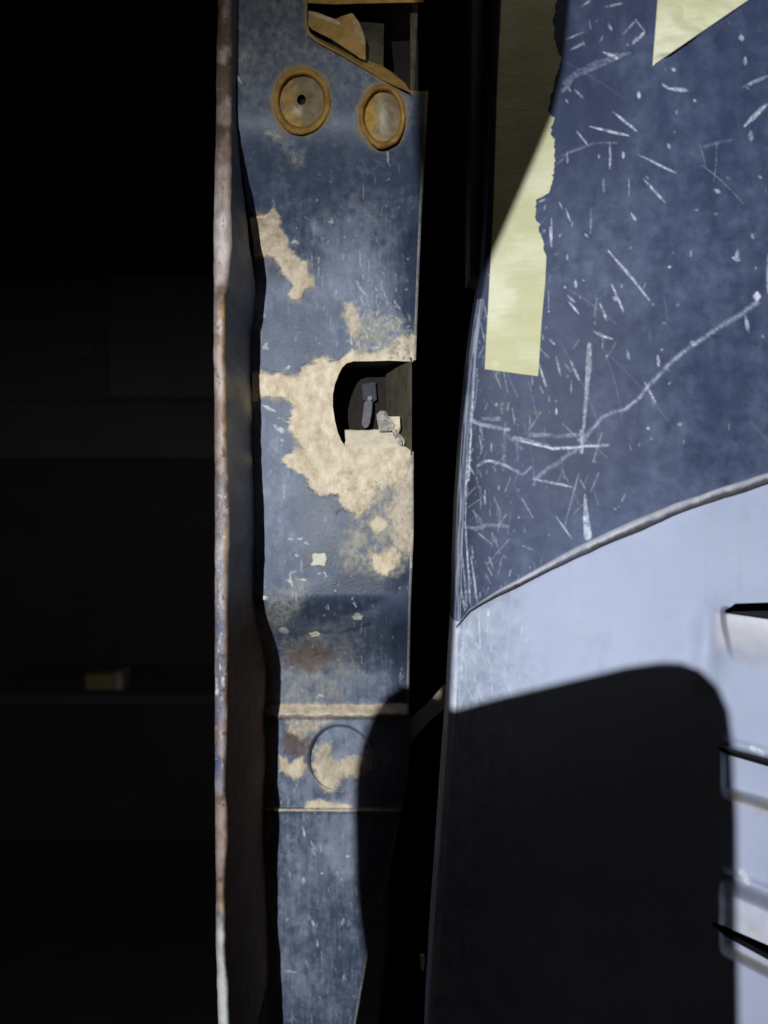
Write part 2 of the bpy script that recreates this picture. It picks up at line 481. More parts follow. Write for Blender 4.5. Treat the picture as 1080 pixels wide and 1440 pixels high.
mud_and_shade = np.maximum(mud_and_shade, 0.55 * box_poly_mask(x, y, [(396, 1008), (440, 1008), (470, 1014), (440, 1030), (420, 1040), (404, 1030)], 8, 14, 5, 19))
mud_and_shade = np.maximum(mud_and_shade, box_poly_mask(x, y, [(520, 782), (540, 775), (556, 770), (566, 782), (556, 800), (544, 808), (530, 802)], 6, 12, 4, 20))
mud_and_shade = np.maximum(mud_and_shade, 0.7 * box_poly_mask(x, y, [(560, 650), (600, 640), (600, 785), (574, 782), (556, 760), (548, 720), (545, 690)], 16, 16, 8, 29, 6))
mud_and_shade = np.maximum(mud_and_shade, box_poly_mask(x, y, [(522, 735), (535, 726), (546, 738), (536, 750), (524, 748)], 5, 9, 3, 21))
mud_and_shade = mud_and_shade * (1 - 0.75 * box_poly_mask(x, y, [(530, 690), (545, 678), (558, 690), (548, 708), (528, 722), (515, 722)], 10, 12, 7, 154))
A["mud_and_shade"] = mud_and_shade
film = box_poly_mask(x, y, [(556, 660), (600, 640), (600, 790), (578, 792), (560, 808), (520, 810), (484, 800), (478, 780), (492, 745), (512, 724), (535, 712)], 12, 20, 9, 22) * 0.85
film = np.maximum(film, 0.8 * box_poly_mask(x, y, [(500, 440), (560, 445), (575, 470), (600, 480), (590, 500), (500, 498), (490, 470)], 14, 10, 6, 23))
film = np.maximum(film, 0.55 * box_poly_mask(x, y, [(370, 870), (390, 830), (420, 810), (440, 820), (425, 850), (410, 880), (385, 890)], 10, 14, 10, 24))
film = np.maximum(film, 0.55 * box_poly_mask(x, y, [(376, 178), (400, 190), (424, 212), (430, 236), (416, 236), (404, 214), (384, 196)], 6, 12, 7, 25))
film = np.maximum(film, 0.9 * box_poly_mask(x, y, [(370, 172), (388, 184), (398, 194), (392, 196), (371, 188)], 3, 9, 2, 26))
film = np.maximum(film, 0.45 * box_poly_mask(x, y, [(400, 900), (470, 895), (500, 905), (505, 940), (480, 985), (440, 990), (395, 985)], 18, 26, 16, 27))
film = np.maximum(film, 0.30 * (1 - ss(40, 250, y)))
film = np.maximum(film, 0.8 * box_poly_mask(x + fx_, y, MAIN, 26, 16, 7, 171, 6))
film = np.maximum(film, 0.6 * box_poly_mask(x, y, P2, 14, 12, 5, 172, 6))
A["film"] = np.clip(film * (0.75 + 1.1 * fbm(x, y, 9, 28, 4, .75)), 0, 1)
dust = 0.20 + 0.75 * fbm(x, y, 80, 30, 5) + 0.25 * fbm(x * 3.5, y * 0.5, 40, 31, 4)
dust *= ss(200, 320, y) * 0.75 + 0.25
dust += 0.5 * np.exp(-(((x - 515) / 45) ** 2 + ((y - 400) / 90) ** 2))
dust += 0.45 * np.exp(-(((x - 480) / 60) ** 2 + ((y - 950) / 45) ** 2))
dust += 0.30 * ss(1140, 1160, y) * (0.7 + 0.9 * fbm(x, y, 55, 33, 5))
dust += 0.35 * ss(1008, 1015, y) * (1 - ss(1128, 1136, y)) * (0.7 + 1.2 * fbm(x, y, 18, 34, 4))
dust += 0.4 * np.exp(-((x - 410 - 0.1 * (y - 700)) / 14) ** 2) * ss(600, 640, y) * (1 - ss(760, 800, y))
dust += 0.30 * fbm(x, y, 7, 151, 4, .8) + 0.28 * fbm(x * 3, y * .35, 9, 152, 3) * ss(250, 330, y)
dust += 0.4 * ss(0.2, 0.55, fbm(x, y, 26, 153, 5, .7)) * ss(230, 330, y)
A["dust"] = np.clip(dust, 0, 0.9)
dark = 0.92 * box_poly_mask(x, y, [(412, 862), (425, 842), (452, 822), (480, 806), (515, 800), (545, 806), (578, 785), (578, 815), (560, 830), (520, 852), (492, 868), (460, 874), (425, 874)], 8, 20, 7, 35)
dark = np.maximum(dark, 0.75 * box_poly_mask(x, y, [(405, 700), (435, 672), (470, 702), (478, 750), (462, 800), (430, 800), (415, 760)], 12, 24, 10, 36))
dark = np.maximum(dark, 0.9 * box_poly_mask(x, y, [(388, 892), (430, 886), (480, 886), (520, 874), (522, 880), (480, 892), (430, 896), (390, 899)], 4, 12, 2, 37))
dark = np.maximum(dark, 0.8 * box_poly_mask(x, y, [(567, 330), (590, 320), (590, 470), (568, 462), (560, 400)], 6, 20, 7, 38))
dark = np.maximum(dark, 0.8 * box_poly_mask(x, y, [(383, 372), (400, 376), (406, 392), (394, 402), (380, 398)], 5, 10, 5, 39))
dark = np.maximum(dark, 0.6 * box_poly_mask(x, y, [(548, 880), (575, 870), (575, 990), (552, 990)], 6, 14, 6, 43))
A["dark"] = dark * (1 - 0.5 * A["film"])
A["dust"] *= 1 - 0.8 * A["dark"]
# rust in the corner by the flange and around the ledge
A["rust"] = 0.9 * ss(820, 960, y) * (1 - ss(376, 390, x + 8 * fbm(x, y, 30, 44))) + 0.35 * np.exp(-((x - 372) / 14) ** 2) * ss(300, 330, y) * (1 - ss(370, 410, y))
A["rust"] = np.maximum(A["rust"], 0.55 * box_poly_mask(x, y, [(400, 908), (450, 900), (470, 930), (430, 945), (400, 940)], 10, 18, 10, 45))
A["rust"] = np.maximum(A["rust"], 0.6 * box_poly_mask(x, y, [(396, 1030), (425, 1025), (440, 1040), (428, 1062), (396, 1060)], 9, 14, 5, 46))
A["ochre"] = 0.55 * box_poly_mask(x, y, [(335, 300), (375, 298), (374, 362), (340, 362)], 5, 14, 5, 47)
for cx_, cy_, rx_, ry_ in ((424, 142, 46, 52), (538, 163, 38, 51)):
    r = np.hypot((x - cx_) / rx_, (y - cy_) / ry_)
    A["ochre"] = np.maximum(A["ochre"], 0.75 * (1 - ss(0.86, 1.08, r + 0.12 * fbm(x, y, 14, 48))))
A["ochre"] = np.maximum(A["ochre"], 0.9 * (1 - ss(1, 7, poly_sd(x, y, OPEN) + 3 * fbm(x, y, 14, 49))))
A["ochre"] = np.maximum(A["ochre"], 0.5 * box_poly_mask(x, y, [(385, 1005), (575, 1005), (575, 1010), (385, 1010)], 1.5, 10, 2, 50))
# chips and specks
sp = A["spot"]
for (px, py, r_) in [(415, 340, 5), (464, 310, 6), (376, 486, 6), (407, 515, 6), (546, 290, 2.4), (505, 313, 2), (487, 333, 2.4), (519, 338, 2), (429, 306, 2.5), (452, 335, 2.4),
                     (371, 446, 4), (408, 760, 5), (422, 757, 4), (430, 763, 4), (415, 782, 4), (447, 808, 3.4), (456, 806, 3.4), (495, 842, 4), (496, 851, 4),
                     (370, 842, 4), (444, 893, 7), (386, 855, 3), (410, 941, 3), (452, 980, 7), (467, 1045, 3), (480, 1048, 3), (503, 868, 8), (398, 886, 9), (472, 832, 3), (372, 824, 4),
                     (425, 814, 6), (409, 816, 6), (413, 806, 4), (456, 868, 3)]:
    add_scratch(sp, x, y, [(px - r_ * .45, py), (px, py - r_ * .2), (px + r_ * .45, py + rng.uniform(-1, 1))], r_ * 0.75, 0.8, wob=7)
for _ in range(170):
    px, py = rng.normal(535, 26), rng.normal(455, 30)
    if px > 578 or py > 500: continue
    add_scratch(sp, x, y, [(px, py), (px + rng.normal(0, 4), py + rng.normal(0, 5))], rng.uniform(1, 3), rng.uniform(.15, .6), wob=3)
for pts, w_ in [([(370, 571), (388, 578)], 5), ([(385, 597), (400, 607)], 6), ([(394, 616), (398, 619)], 5), ([(464, 305), (466, 315)], 4), ([(427, 1165), (428, 1178)], 3), ([(437, 1182), (441, 1200)], 4),
                ([(546, 205), (547, 230)], 2.2), ([(508, 350), (507, 375)], 2), ([(500, 398), (518, 418)], 1.6), ([(328, 100), (340, 118)], 3), ([(448, 1190), (452, 1198)], 3),
                ([(437, 1295), (441, 1302)], 4), ([(445, 1320), (446, 1332)], 2.4), ([(433, 1350), (434, 1362)], 2.4), ([(484, 1292), (482, 1300)], 3), ([(402, 1290), (404, 1293)], 4), ([(400, 1366), (416, 1368)], 3), ([(482, 1380), (485, 1372)], 3),
                ([(411, 806), (410, 820), (412, 824)], 3), ([(505, 400), (498, 394)], 2), ([(452, 1227), (453, 1229)], 5), ([(470, 1230), (476, 1226)], 4), ([(488, 1202), (494, 1203)], 3), ([(427, 1234), (428, 1242)], 4)]:
    add_scratch(sp, x, y, pts, w_, 0.75, wob=4, taper=True)
for _ in range(420):
    py = rng.uniform(230, 1440); px = rng.uniform(365, 575)
    add_scratch(sp, x, y, [(px, py), (px + rng.normal(0, 1.2), py + rng.exponential(4))], rng.uniform(0.8, 2.2), rng.uniform(0.15, 0.6))
A["spot"] = sp * (1 - 0.8 * A["mud_and_shade"])
# short black cuts
for pts, w_ in [([(461, 730 - 0), (461.5, 731)], 1), ([(510, 402), (520, 418)], 2), ([(470, 726), (488, 717)], 2), ([(467, 728 - 196 + 0), (468, 729 - 196)], 1)]:
    pass
add_scratch(A["dark"], x, y, [(509, 402), (519, 417)], 2.2, 1)
add_scratch(A["dark"], x, y, [(463, 508), (476, 505), (486, 497)], 2.6, 1)
A["mud_and_shade"] *= 1 - 0.9 * box_poly_mask(x, y, [(462, 507), (476, 504), (486, 496), (487, 498), (477, 507), (463, 510)], 0, 5, 0.8)
for _ in range(45):                                                # pits in the clay by the hole
    px, py = rng.uniform(470, 575), rng.uniform(660, 722)
    k = np.exp(-(((x - px) / rng.uniform(.9, 2.6)) ** 2 + ((y - py) / rng.uniform(.7, 1.6)) ** 2))
    A["rust"] = np.maximum(A["rust"], 0.8 * k); A["mud_and_shade"] *= 1 - rng.uniform(.2, .7) * k
for _ in range(26):
    px, py = rng.uniform(545, 580), rng.uniform(478, 505)
    A["mud_and_shade"] *= 1 - 0.85 * np.exp(-(((x - px) / 2.2) ** 2 + ((y - py) / 1.6) ** 2))

D = dface(UU, VV)
D -= 0.0011 * mud_and_shade * (0.75 + 0.8 * fbm(x, y, 16, 51, 5)) + 0.00025 * A["film"] + 0.00012 * A["spot"]
P = W(UU, VV, D)
# right-hand bend: the sheet turns back in a small radius and runs on as a return wall
edge = P[:, -1].copy()
face = grid_obj("face_panel", P, M_pillar, pil, A, drop)

R_ = 0.0016
cols = []
for k in range(1, 7):
    a = k / 6 * math.pi / 2
    q = edge.copy(); q[:, 0] += R_ * math.sin(a); q[:, 1] += R_ * (1 - math.cos(a)); cols.append(q)
for k in range(1, 4):
    q = edge.copy(); q[:, 0] += R_; q[:, 1] += R_ + 0.02 * k; cols.append(q)
cols = np.stack([edge] + cols, 1)
vr = np.repeat(rows[:, None], cols.shape[1], 1); kr = np.repeat(np.arange(cols.shape[1])[None, :], len(rows), 0)
inh = ((vr > 507) & (vr < 634)) | (vr < 127)
B = {"film": 0.75 * (0.7 + 0.6 * fbm(vr, kr * 9.0, 12, 61, 4)) * (kr < 6), "mud_and_shade": ((vr > 470) & (vr < 800)) * 0.8 * (0.6 + 0.8 * fbm(vr, kr * 5.0, 20, 62)), "ochre": 0.5 * (vr < 250),
     "dust": np.full(vr.shape, 0.4)}
hdrop = inh[:-1, :-1] | inh[1:, 1:]
edgeo = grid_obj("edge_return", cols, M_pillar, pil, B, hdrop)

# flange: thin standing edge on the left, with its inner wall running back to the face
fv = rows
ul, ur = itp(fv, fl_l) + 0.9 * fbm(fv, fv * 0 + 3, 20, 71, 4), itp(fv, fl_r) + 1.2 * fbm(fv, fv * 0 + 9, 14, 72, 4)
nF = 30
t = np.linspace(0, 1, nF)[None, :]
fu = ul[:, None] + (ur - ul)[:, None] * t
fvv = np.repeat(fv[:, None], nF, 1)
rnd = 0.0022 * (np.abs(2 * t - 1) ** 3)                                    # rolled front
fd = DFL + rnd + 0.0004 * fbm(fu, fvv, 30, 73, 3) + 0.0008 * np.sin(fv / 70.0)[:, None]
Pf = W(fu, fvv, fd)
FA = {k: np.zeros(fu.shape) for k in ("rust", "pale", "orange", "white", "mud_and_shade", "spot")}
n1 = fbm(fu * 1.5, fvv, 40, 74, 4)
FA["rust"] = np.clip(itp(fvv, [(-150, .9), (640, .95), (668, .9), (690, .3), (760, .45), (830, .35), (900, .2), (1010, .1), (1030, .7), (1050, .2), (1105, .2), (1120, 1), (1270, 1), (1290, .3), (1590, .2)]) + 0.5 * n1, 0, 1)
FA["pale"] = np.clip(itp(fvv, [(-150, .0), (220, .1), (280, .75), (345, .95), (370, .75), (420, .45), (480, .4), (560, .35), (640, .5), (700, .2), (780, .5), (860, .45), (900, .1), (1130, .3), (1170, .4), (1230, .1), (1590, 0)])
                     + 0.8 * fbm(fu * 2, fvv, 24, 75, 4) - 0.24, 0, 1)
FA["orange"] = np.clip(0.9 * ss(0.55, 0.9, t + 0.35 * fbm(fu, fvv, 22, 76)) * itp(fvv, [(-150, .2), (400, .2), (425, 1), (470, 1), (500, .4), (560, .5), (600, .8), (650, .3), (700, .4), (800, .5), (1000, .3), (1250, .3), (1300, .8), (1590, .2)]), 0, 1)
FA["white"] = np.clip(itp(fvv, [(-150, 0), (1280, 0), (1310, .6), (1360, .95), (1590, 1)]) + 0.5 * fbm(fu, fvv, 20, 77) * (fvv > 1270), 0, 1)
FA["mud_and_shade"] = np.clip(itp(fvv, [(-150, 1.8), (140, 1.7), (270, .1), (395, 0), (405, .7), (428, .6), (440, 0), (655, 0), (668, .8), (690, .6), (712, 0), (850, .3), (900, 0), (1250, .3), (1278, .7), (1296, .2), (1590, 0)]) * (0.5 + 1.2 * fbm(fu, fvv, 14, 78)), 0, 1)  # strong brown at the top paints the dimmed light; lower bands are mud
FA["mud_and_shade"] = np.maximum(FA["mud_and_shade"], 0.8 * ss(.22, .5, fbm(fu * 1.6, fvv, 12, 79, 4, .75)) * (fvv < 1280))
for _ in range(80):
    py = rng.uniform(690, 1110); px = rng.uniform(302, 320)
    add_scratch(FA["spot"], fu, fvv, [(px, py), (px + rng.normal(0, 1), py + rng.exponential(4))], rng.uniform(.8, 2.6), rng.uniform(.2, .8), wob=4)
add_scratch(FA["spot"], fu, fvv, [(303, 955), (305, 975)], 5, 1)
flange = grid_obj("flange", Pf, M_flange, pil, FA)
wall = []
for k in range(14):
    q = Pf[:, -1].copy(); dend = face_depth_v(rows) + 0.004
    q[:, 1] += (dend - q[:, 1]) * k / 13; wall.append(q)
wall = np.stack(wall, 1)
vr = np.repeat(rows[:, None], 14, 1); kr = np.repeat(np.arange(14)[None, :] * 6.0, len(rows), 0)
WA = {"rust": np.clip(ss(780, 960, vr) * 0.9 + 0.35 * fbm(vr, kr, 30, 81) + 0.12, 0, 1), "dust": 0.1 + 0.3 * fbm(vr, kr, 30, 82), "dark": (0.75 + 0.3 * fbm(vr, kr, 30, 85)) * ss(220, 420, vr),  # dark mask paints the wall's shade below the top
      "mud_and_shade": np.clip((np.exp(-((vr - 545) / 22) ** 2) + 0.7 * np.exp(-((vr - 635) / 10) ** 2)) * 0.8 * ss(20, 60, kr), 0, 1)}
grid_obj("flange_wall", wall, M_pillar, pil, WA)
wl = []
for k in range(5):
    q = Pf[:, 0].copy(); q[:, 1] += 0.10 * k / 4; wl.append(q)
grid_obj("outer_wall", np.stack(wl[::-1], 1), M_inner, pil)

# lower inner edge that runs on behind the slanted cut
rim_pts = [(489, 511), (497, 508.5), (547, 507.5), (578, 509)]
rim_obj("hole_rim", [(578, 509), (566, 508), (547, 507), (520, 508), (497, 508), (487, 511), (481, 517), (476, 527), (471, 540), (468, 555), (468, 572), (471, 592), (475, 608), (480, 620), (487, 629)],
        lambda a, b: dface(a, b) - 0.0003, 0.0025, M_olive, pil, closed=False, n=4)
# box of the latch hole
def boxgrid(pa, pb, pc, pd, n=6):
    s = np.linspace(0, 1, n)
    pa, pb, pc, pd = map(np.array, (pa, pb, pc, pd))
    G = np.zeros((n, n, 3))
    for i, a in enumerate(s):
        for j, b in enumerate(s):
            G[i, j] = (1 - a) * ((1 - b) * pa + b * pb) + a * ((1 - b) * pd + b * pc)
    return G
hb = 0.445
hf = 0.399
def Wp(u, v, d, nd):
    """point straight behind W(u,v,d), at depth nd"""
    p = W(u, v, d); return np.array([p[0], nd, p[2]])
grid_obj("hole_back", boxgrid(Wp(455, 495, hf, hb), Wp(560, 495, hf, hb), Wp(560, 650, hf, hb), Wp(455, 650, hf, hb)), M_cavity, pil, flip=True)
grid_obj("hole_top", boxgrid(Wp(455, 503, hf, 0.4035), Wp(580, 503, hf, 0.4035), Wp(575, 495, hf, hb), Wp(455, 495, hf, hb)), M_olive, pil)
# right inner wall, folded back: olive and grimy
n = 26
G = np.zeros((60, n, 3))
for i in range(60):
    v = 503 + (640 - 503) * i / 59
    for j in range(n):
        s = j / (n - 1)
        u = 579 - 36 * s
        dd = 0.4005 + 0.036 * s ** 1.3 + 0.0012 * float(fbm(np.array([u]), np.array([v]), 18, 83, 3)[0])
        G[i, j] = W(u, v, dd)
grid_obj("hole_inner_wall", G, M_olive, pil)
# clay covered ledge at the bottom of the hole
n = 40
G = np.zeros((14, n, 3))
for i in range(14):
    for j in range(n):
        s = j / (n - 1); tt = i / 13
        u = 485 + (568 - 485) * s + 1.5 * float(fbm(np.array([tt * 20]), np.array([s * 3]), 8, 87, 3)[0])
        vtop = 603.5 + 1.5 * math.sin(s * 3.1) - 1.0 * s + 1.4 * float(fbm(np.array([u]), np.array([3.0]), 16, 86, 4)[0]) + 14 * max(0, s - .86) / .14
        v = vtop + (632 - vtop) * tt
        dd = 0.4075 - 0.0072 * tt ** 0.9 + 0.0008 * float(fbm(np.array([u]), np.array([v]), 12, 84, 3)[0])
        G[i, j] = W(u, v, dd)
Gb = G[:1].copy(); Gb[..., 1] += 0.02
lb = G[:, :1].copy()
grid_obj("clay_ledge", np.concatenate([Gb, G], 0), M_ledge, pil)
side = np.concatenate([G[:, :1] + [0, 0.02, 0], G[:, :1]], 1)
# latch finger, deep in the hole
lat = thing("latch_lever", "dull grey metal latch lever deep inside the square hole", "latch", tuple(W(515, 602, 0.432)))
slab("lever_bar", [tuple(W(a, b, 0.431 + (600 - b) * 0.00012)) for a, b in ((512, 566), (516, 563), (521, 562), (524, 566), (523, 580), (520.5, 594), (518, 600), (514, 602), (510, 600), (508.5, 595), (510, 582))], 0.002, M_steel, lat, 0.0006)
slab("pivot_screw", [tuple(W(520 + 4.0 * math.cos(a), 560 + 4.0 * math.sin(a), 0.4345)) for a in np.linspace(0, 2 * math.pi, 14, endpoint=False)], 0.0025, M_steel, lat, 0.0005)
slab("lever_plate", [tuple(W(509, 540, 0.438)), tuple(W(528, 536, 0.438)), tuple(W(530, 562, 0.438)), tuple(W(520, 568, 0.438)), tuple(W(510, 562, 0.438))], 0.002, M_inner, lat, 0.0005)
# torn scrap on the ledge
fr = thing("torn_scrap", "torn grey and white scrap sticking up from the clay ledge of the hole", "scrap", tuple(W(548, 608, 0.403)))
def crumple(name, poly, d, mat, amp, seed, parent, thick=0.0006):
    p = np.array(poly, float); c = p.mean(0)
    K = 9; R = []
    m = 40
    loop = []
    for i in range(m):
        f_ = i / m * len(p); a = int(f_); b = (a + 1) % len(p); loop.append(p[a] + (p[b] - p[a]) * (f_ - a))
    loop.append(loop[0]); loop = np.array(loop)
    for k in range(K + 1):
        q = c + (loop - c) * (k / K)
        R.append(W(q[:, 0], q[:, 1], d + amp * fbm(q[:, 0], q[:, 1], 10, seed, 3)))
    R.append(R[-1] + np.array([0, thick, 0]))
    return grid_obj(name, np.array(R), mat, parent, smooth=False)
crumple("scrap_body", [(529, 583), (536, 577), (543, 578), (546, 586), (551, 590), (555, 598), (550, 606), (533, 607), (531, 594)], 0.4035, M_frag, 0.006, 91, fr)
crumple("scrap_flap", [(546, 586), (562, 585.5), (563, 604), (559, 611), (553, 600)], 0.4045, M_ledge, 0.003, 92, fr)
crumple("scrap_tail", [(549, 600), (553, 601), (564, 618), (566, 627), (561, 626), (553, 612)], 0.399, M_frag, 0.003, 93, fr)

# the two rusty plugs
def plug(name, cu, cv, rx, ry, has_hole, label):
    g = thing(name, label, "plug", tuple(W(cu, cv + ry, dface(np.array(cu), np.array(cv))[()])))
    base = float(dface(np.array(float(cu)), np.array(float(cv))))
    th = np.linspace(0, 2 * np.pi, 73)
    prof = [(1.02, 0.0002), (1.0, -0.0004), (0.95, -0.0009), (0.90, -0.0008), (0.85, -0.0003), (0.81, 0.0008), (0.79, 0.0022), (0.775, 0.0034)]
    R = []
    for (f_, dz) in prof:
        uu = cu + rx * f_ * np.cos(th); vv = cv + ry * f_ * np.sin(th)
        wob = 1 + (0.05 if f_ > .9 else 0.03) * fbm(th * 12, th * 0 + cu + f_ * 2, 5, 95, 4); wob[-1] = wob[0]
        uu = cu + (uu - cu) * wob; vv = cv + (vv - cv) * wob
        R.append(W(uu, vv, dface(uu, vv) * 0.5 + base * 0.5 + dz))
    grid_obj("rust_ring", np.array(R), M_ring, g)
    R = []; rs = np.linspace(0.80, 0.16 if has_hole else 0.0, 22)
    U_, V_ = [], []
    for f_ in rs:
        uu = cu + rx * f_ * np.cos(th); vv = cv - (2 if has_hole else 0) * (1 - f_) + ry * f_ * np.sin(th)
        dz = 0.0034 - 0.0016 * ss(0.45, 0.1, f_) if has_hole else 0.0034 - 0.0022 * math.exp(-(f_ / 0.25) ** 2)
        R.append(W(uu, vv, base + dz + 0.0004 * fbm(uu, vv, 9, 96, 3))); U_.append(uu); V_.append(vv)
    if has_hole:
        for dz in (0.004, 0.008):
            R.append(W(U_[-1], V_[-1], base + dz)); U_.append(U_[-1]); V_.append(V_[-1])
    U_, V_ = np.array(U_), np.array(V_)
    at = {"rust": np.clip(0.9 - 1.1 * ss(cu - rx * 0.5, cu + rx * 0.35, U_) + 0.8 * fbm(U_, V_, 14, 97) + (0.5 * ss(0.5, 0.9, (V_ - cv) / ry)), 0, 1) * (0.7 if has_hole else 1),
          "pale": 0.8 * np.exp(-(((U_ - cu + 3 - (6 if not has_hole else 0) + 3) / 7) ** 2 + ((V_ - cv - (14 if has_hole else 2)) / (6 if has_hole else 20)) ** 2))}
    grid_obj("dish", np.array(R), M_dish, g, at)
    if has_hole:
        bmq = [tuple(W(cu + rx * 0.2 * math.cos(a), cv - 2 + ry * 0.2 * math.sin(a), base + 0.0075)) for a in np.linspace(0, 2 * math.pi, 16, endpoint=False)]
        slab("centre_hole", bmq, 0.001, M_black, g)
    return g
plug("body_plug", 424, 142, 40, 46, True, "larger rusty round plug with a dark centre hole, upper left on the post")
plug("body_plug", 538, 163, 32, 45, False, "narrow oval rusty plug without a hole, below the top opening of the post")

# top opening: rusty bracket in a dark cavity
rim_obj("opening_rim", OPEN[1:11], dface, 0.004, M_rust, pil, closed=False, n=6)
def quadsheet(name, pl, pr, d0, d1, mat, parent, attr=None, n=20, m=14, amp=0.0008, seed=5):
    """a bent sheet between two outlines given in photo pixels"""
    d0 -= 0.054; d1 -= 0.054                                       # the top of the post stands nearer
    s = np.linspace(0, 1, n)
    def along(pts):
        pts = np.array(pts, float); k = np.linspace(0, 1, len(pts))
        return np.stack([np.interp(s, k, pts[:, 0]), np.interp(s, k, pts[:, 1])], 1)
    a, b = along(pl), along(pr)
    tt = np.linspace(0, 1, m)[:, None, None]
    q = a[None] * (1 - tt) + b[None] * tt
    dd = d0 + (d1 - d0) * tt[..., 0] + amp * fbm(q[..., 0], q[..., 1], 14, seed, 4)
    return grid_obj(name, W(q[..., 0], q[..., 1], dd), mat, parent, attr(q[..., 0], q[..., 1]) if attr else None)
brk = thing("rusty_bracket", "ochre rusted hinge bracket inside the opening at the top of the post", "bracket", tuple(W(500, 120, 0.36)))
pale = lambda u, v: {"pale": np.clip(1 - np.abs(v - (18 + (u - 437) * 0.36)) / 4, 0, 1) * (u < 478) + 0.5 * ss(492, 512, u + 0.3 * (40 - v)) * (v < 62) + 0.05 * (v > 20)}  # first term paints a pale highlight along the scratched tab
quadsheet("tab", [(433, 15), (446, 17), (460, 23), (472, 27), (480, 23), (495, 18), (504, 30), (510, 44), (514, 56)],
          [(433, 36), (440, 42), (452, 48), (464, 54), (474, 60), (486, 68), (498, 76), (506, 82), (514, 84)], 0.4035, 0.4005, M_rust, brk, pale, n=50, m=26)
quadsheet("lower_lip", [(433, 45), (445, 52), (465, 62), (484, 71), (500, 79), (516, 85), (536, 92), (552, 102), (570, 117)],
          [(432, 50), (445, 60), (465, 70), (484, 80), (500, 90), (516, 99), (536, 111), (556, 121), (577, 130)], 0.4075, 0.3985, M_rust, brk, n=60, m=12)
quadsheet("web", [(500, 22), (522, 26), (540, 34)], [(511, 84), (524, 90), (539, 98)], 0.424, 0.408, M_olive, brk, n=16, m=20)
quadsheet("upper_lip", [(430, -160), (470, -160), (520, -160), (600, -160)], [(430, 4), (470, 6), (500, 5), (596, 3)], 0.404, 0.402, M_rust, brk, n=40, m=60)
quadsheet("side_strip", [(577, -2), (588, -2)], [(577, 126), (583, 128)], 0.415, 0.4045, M_olive, brk, n=8, m=40)
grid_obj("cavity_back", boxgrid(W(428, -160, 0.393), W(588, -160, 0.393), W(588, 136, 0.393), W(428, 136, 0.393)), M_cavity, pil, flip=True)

# loose chips stuck to the post
def chip(poly, label, seed, raise_=0.0012, mat=M_chip):
    p = np.array(poly, float); c = p.mean(0)
    loop = np.vstack([p, p[:1]])
    f_ = np.linspace(0, len(p), 49); loop = np.stack([np.interp(f_, np.arange(len(p) + 1), loop[:, 0]), np.interp(f_, np.arange(len(p) + 1), loop[:, 1])], 1)
    loop += 0.9 * np.stack([fbm(loop[:, 0], loop[:, 1], 5, seed), fbm(loop[:, 0], loop[:, 1], 5, seed + 9)], 1); loop[-1] = loop[0]
    R = []
    for k, h in ((0, 1.0), (.4, 1.05), (.8, 1.0), (.95, .75), (1.0, -0.2)):
        q = c + (loop - c) * k
        R.append(W(q[:, 0], q[:, 1], dface(q[:, 0], q[:, 1]) - 0.0003 - raise_ * h + 0.0002 * fbm(q[:, 0], q[:, 1], 5, seed + 3)))
    o = grid_obj("paint_flake", np.array(R), mat)
    tag(o, label, "flake", "cream flakes stuck to the post")
    return o
chip([(438, 780), (443, 777), (450, 778), (458, 777), (460, 786), (457, 797), (448, 795), (439, 797), (436, 794), (440, 789)], "largest cream flake on the blue face, below the clay patch", 101)
chip([(434, 891), (442, 889), (451, 890), (449, 895), (438, 896)], "flat cream flake lying on the dark horizontal crease of the post", 102, 0.0009)
chip([(494, 866), (503, 870), (511, 865), (509, 872), (498, 872)], "small white flake at the right end of the dark smear", 103, 0.0009)
chip([(368, 838), (376, 838), (374, 844), (369, 844)], "tiny cream flake on the shadow edge, left of the dark smear", 104, 0.0008)

# ------------------------------------------------------------------ scratched navy wing panel (right)
seam_pts = [(560, 950), (600, 925), (637, 886), (660, 857), (700, 831), (750, 804), (800, 777), (850, 753), (900, 731), (950, 710), (1000, 693), (1080, 667), (1160, 640), (1280, 600)]
fen_left = [(-150, 706), (0, 704), (100, 699), (300, 693), (370, 689), (410, 682), (450, 676), (500, 670), (600, 660), (700, 653), (780, 650), (860, 648), (1000, 642)]
def dfen(u, v):
    return 0.333 - 0.016 * ss(640, 1000, u) + 0.004 * ss(0, 900, v) + 0.0010 * fbm(u, v, 240, 111, 2) + 0.006 * (np.clip((720 - u) / 80, 0, 1)) ** 2
fen = thing("wing_panel", "dark navy painted car panel covered in white scratches, right side", "car panel", tuple(W(860, 780, 0.33)))
nr, ncf = 640, 440
tv = np.linspace(0, 1, nr)[:, None]; sv = np.linspace(0, 1, ncf)[None, :] 
U = np.repeat(700 + (1250 - 700) * sv, nr, 0); Vf = -150 + (900 + 150) * np.repeat(tv, ncf, 1)
for _ in range(12):
    lft = itp(Vf, fen_left)
    U = lft + (1250 - lft) * sv
    Vf = -150 + (itp(U, seam_pts) + 150) * tv
x, y = U, Vf
FA = {k: np.zeros(x.shape) for k in ("dust", "dark", "smear", "spot")}
def cr(k, pts):
    oy = {1: 0, 2: 320, 3: 600}[k]
    return [(600 + a / 2.25, oy + b / 2.25) for a, b in pts]
def scr(k, pts, w, s=1.0, w1=None, lay="spot", wob=0.6):
    add_scratch(FA[lay], x, y, cr(k, pts), max(w / 2.25 * (0.86 if lay == 'spot' else 1), 1.5), s * (0.85 if lay == 'spot' else 1), None if w1 is None else w1 / 2.25, wob=wob, taper=(len(pts) == 2 and w1 is None and lay == 'spot'))
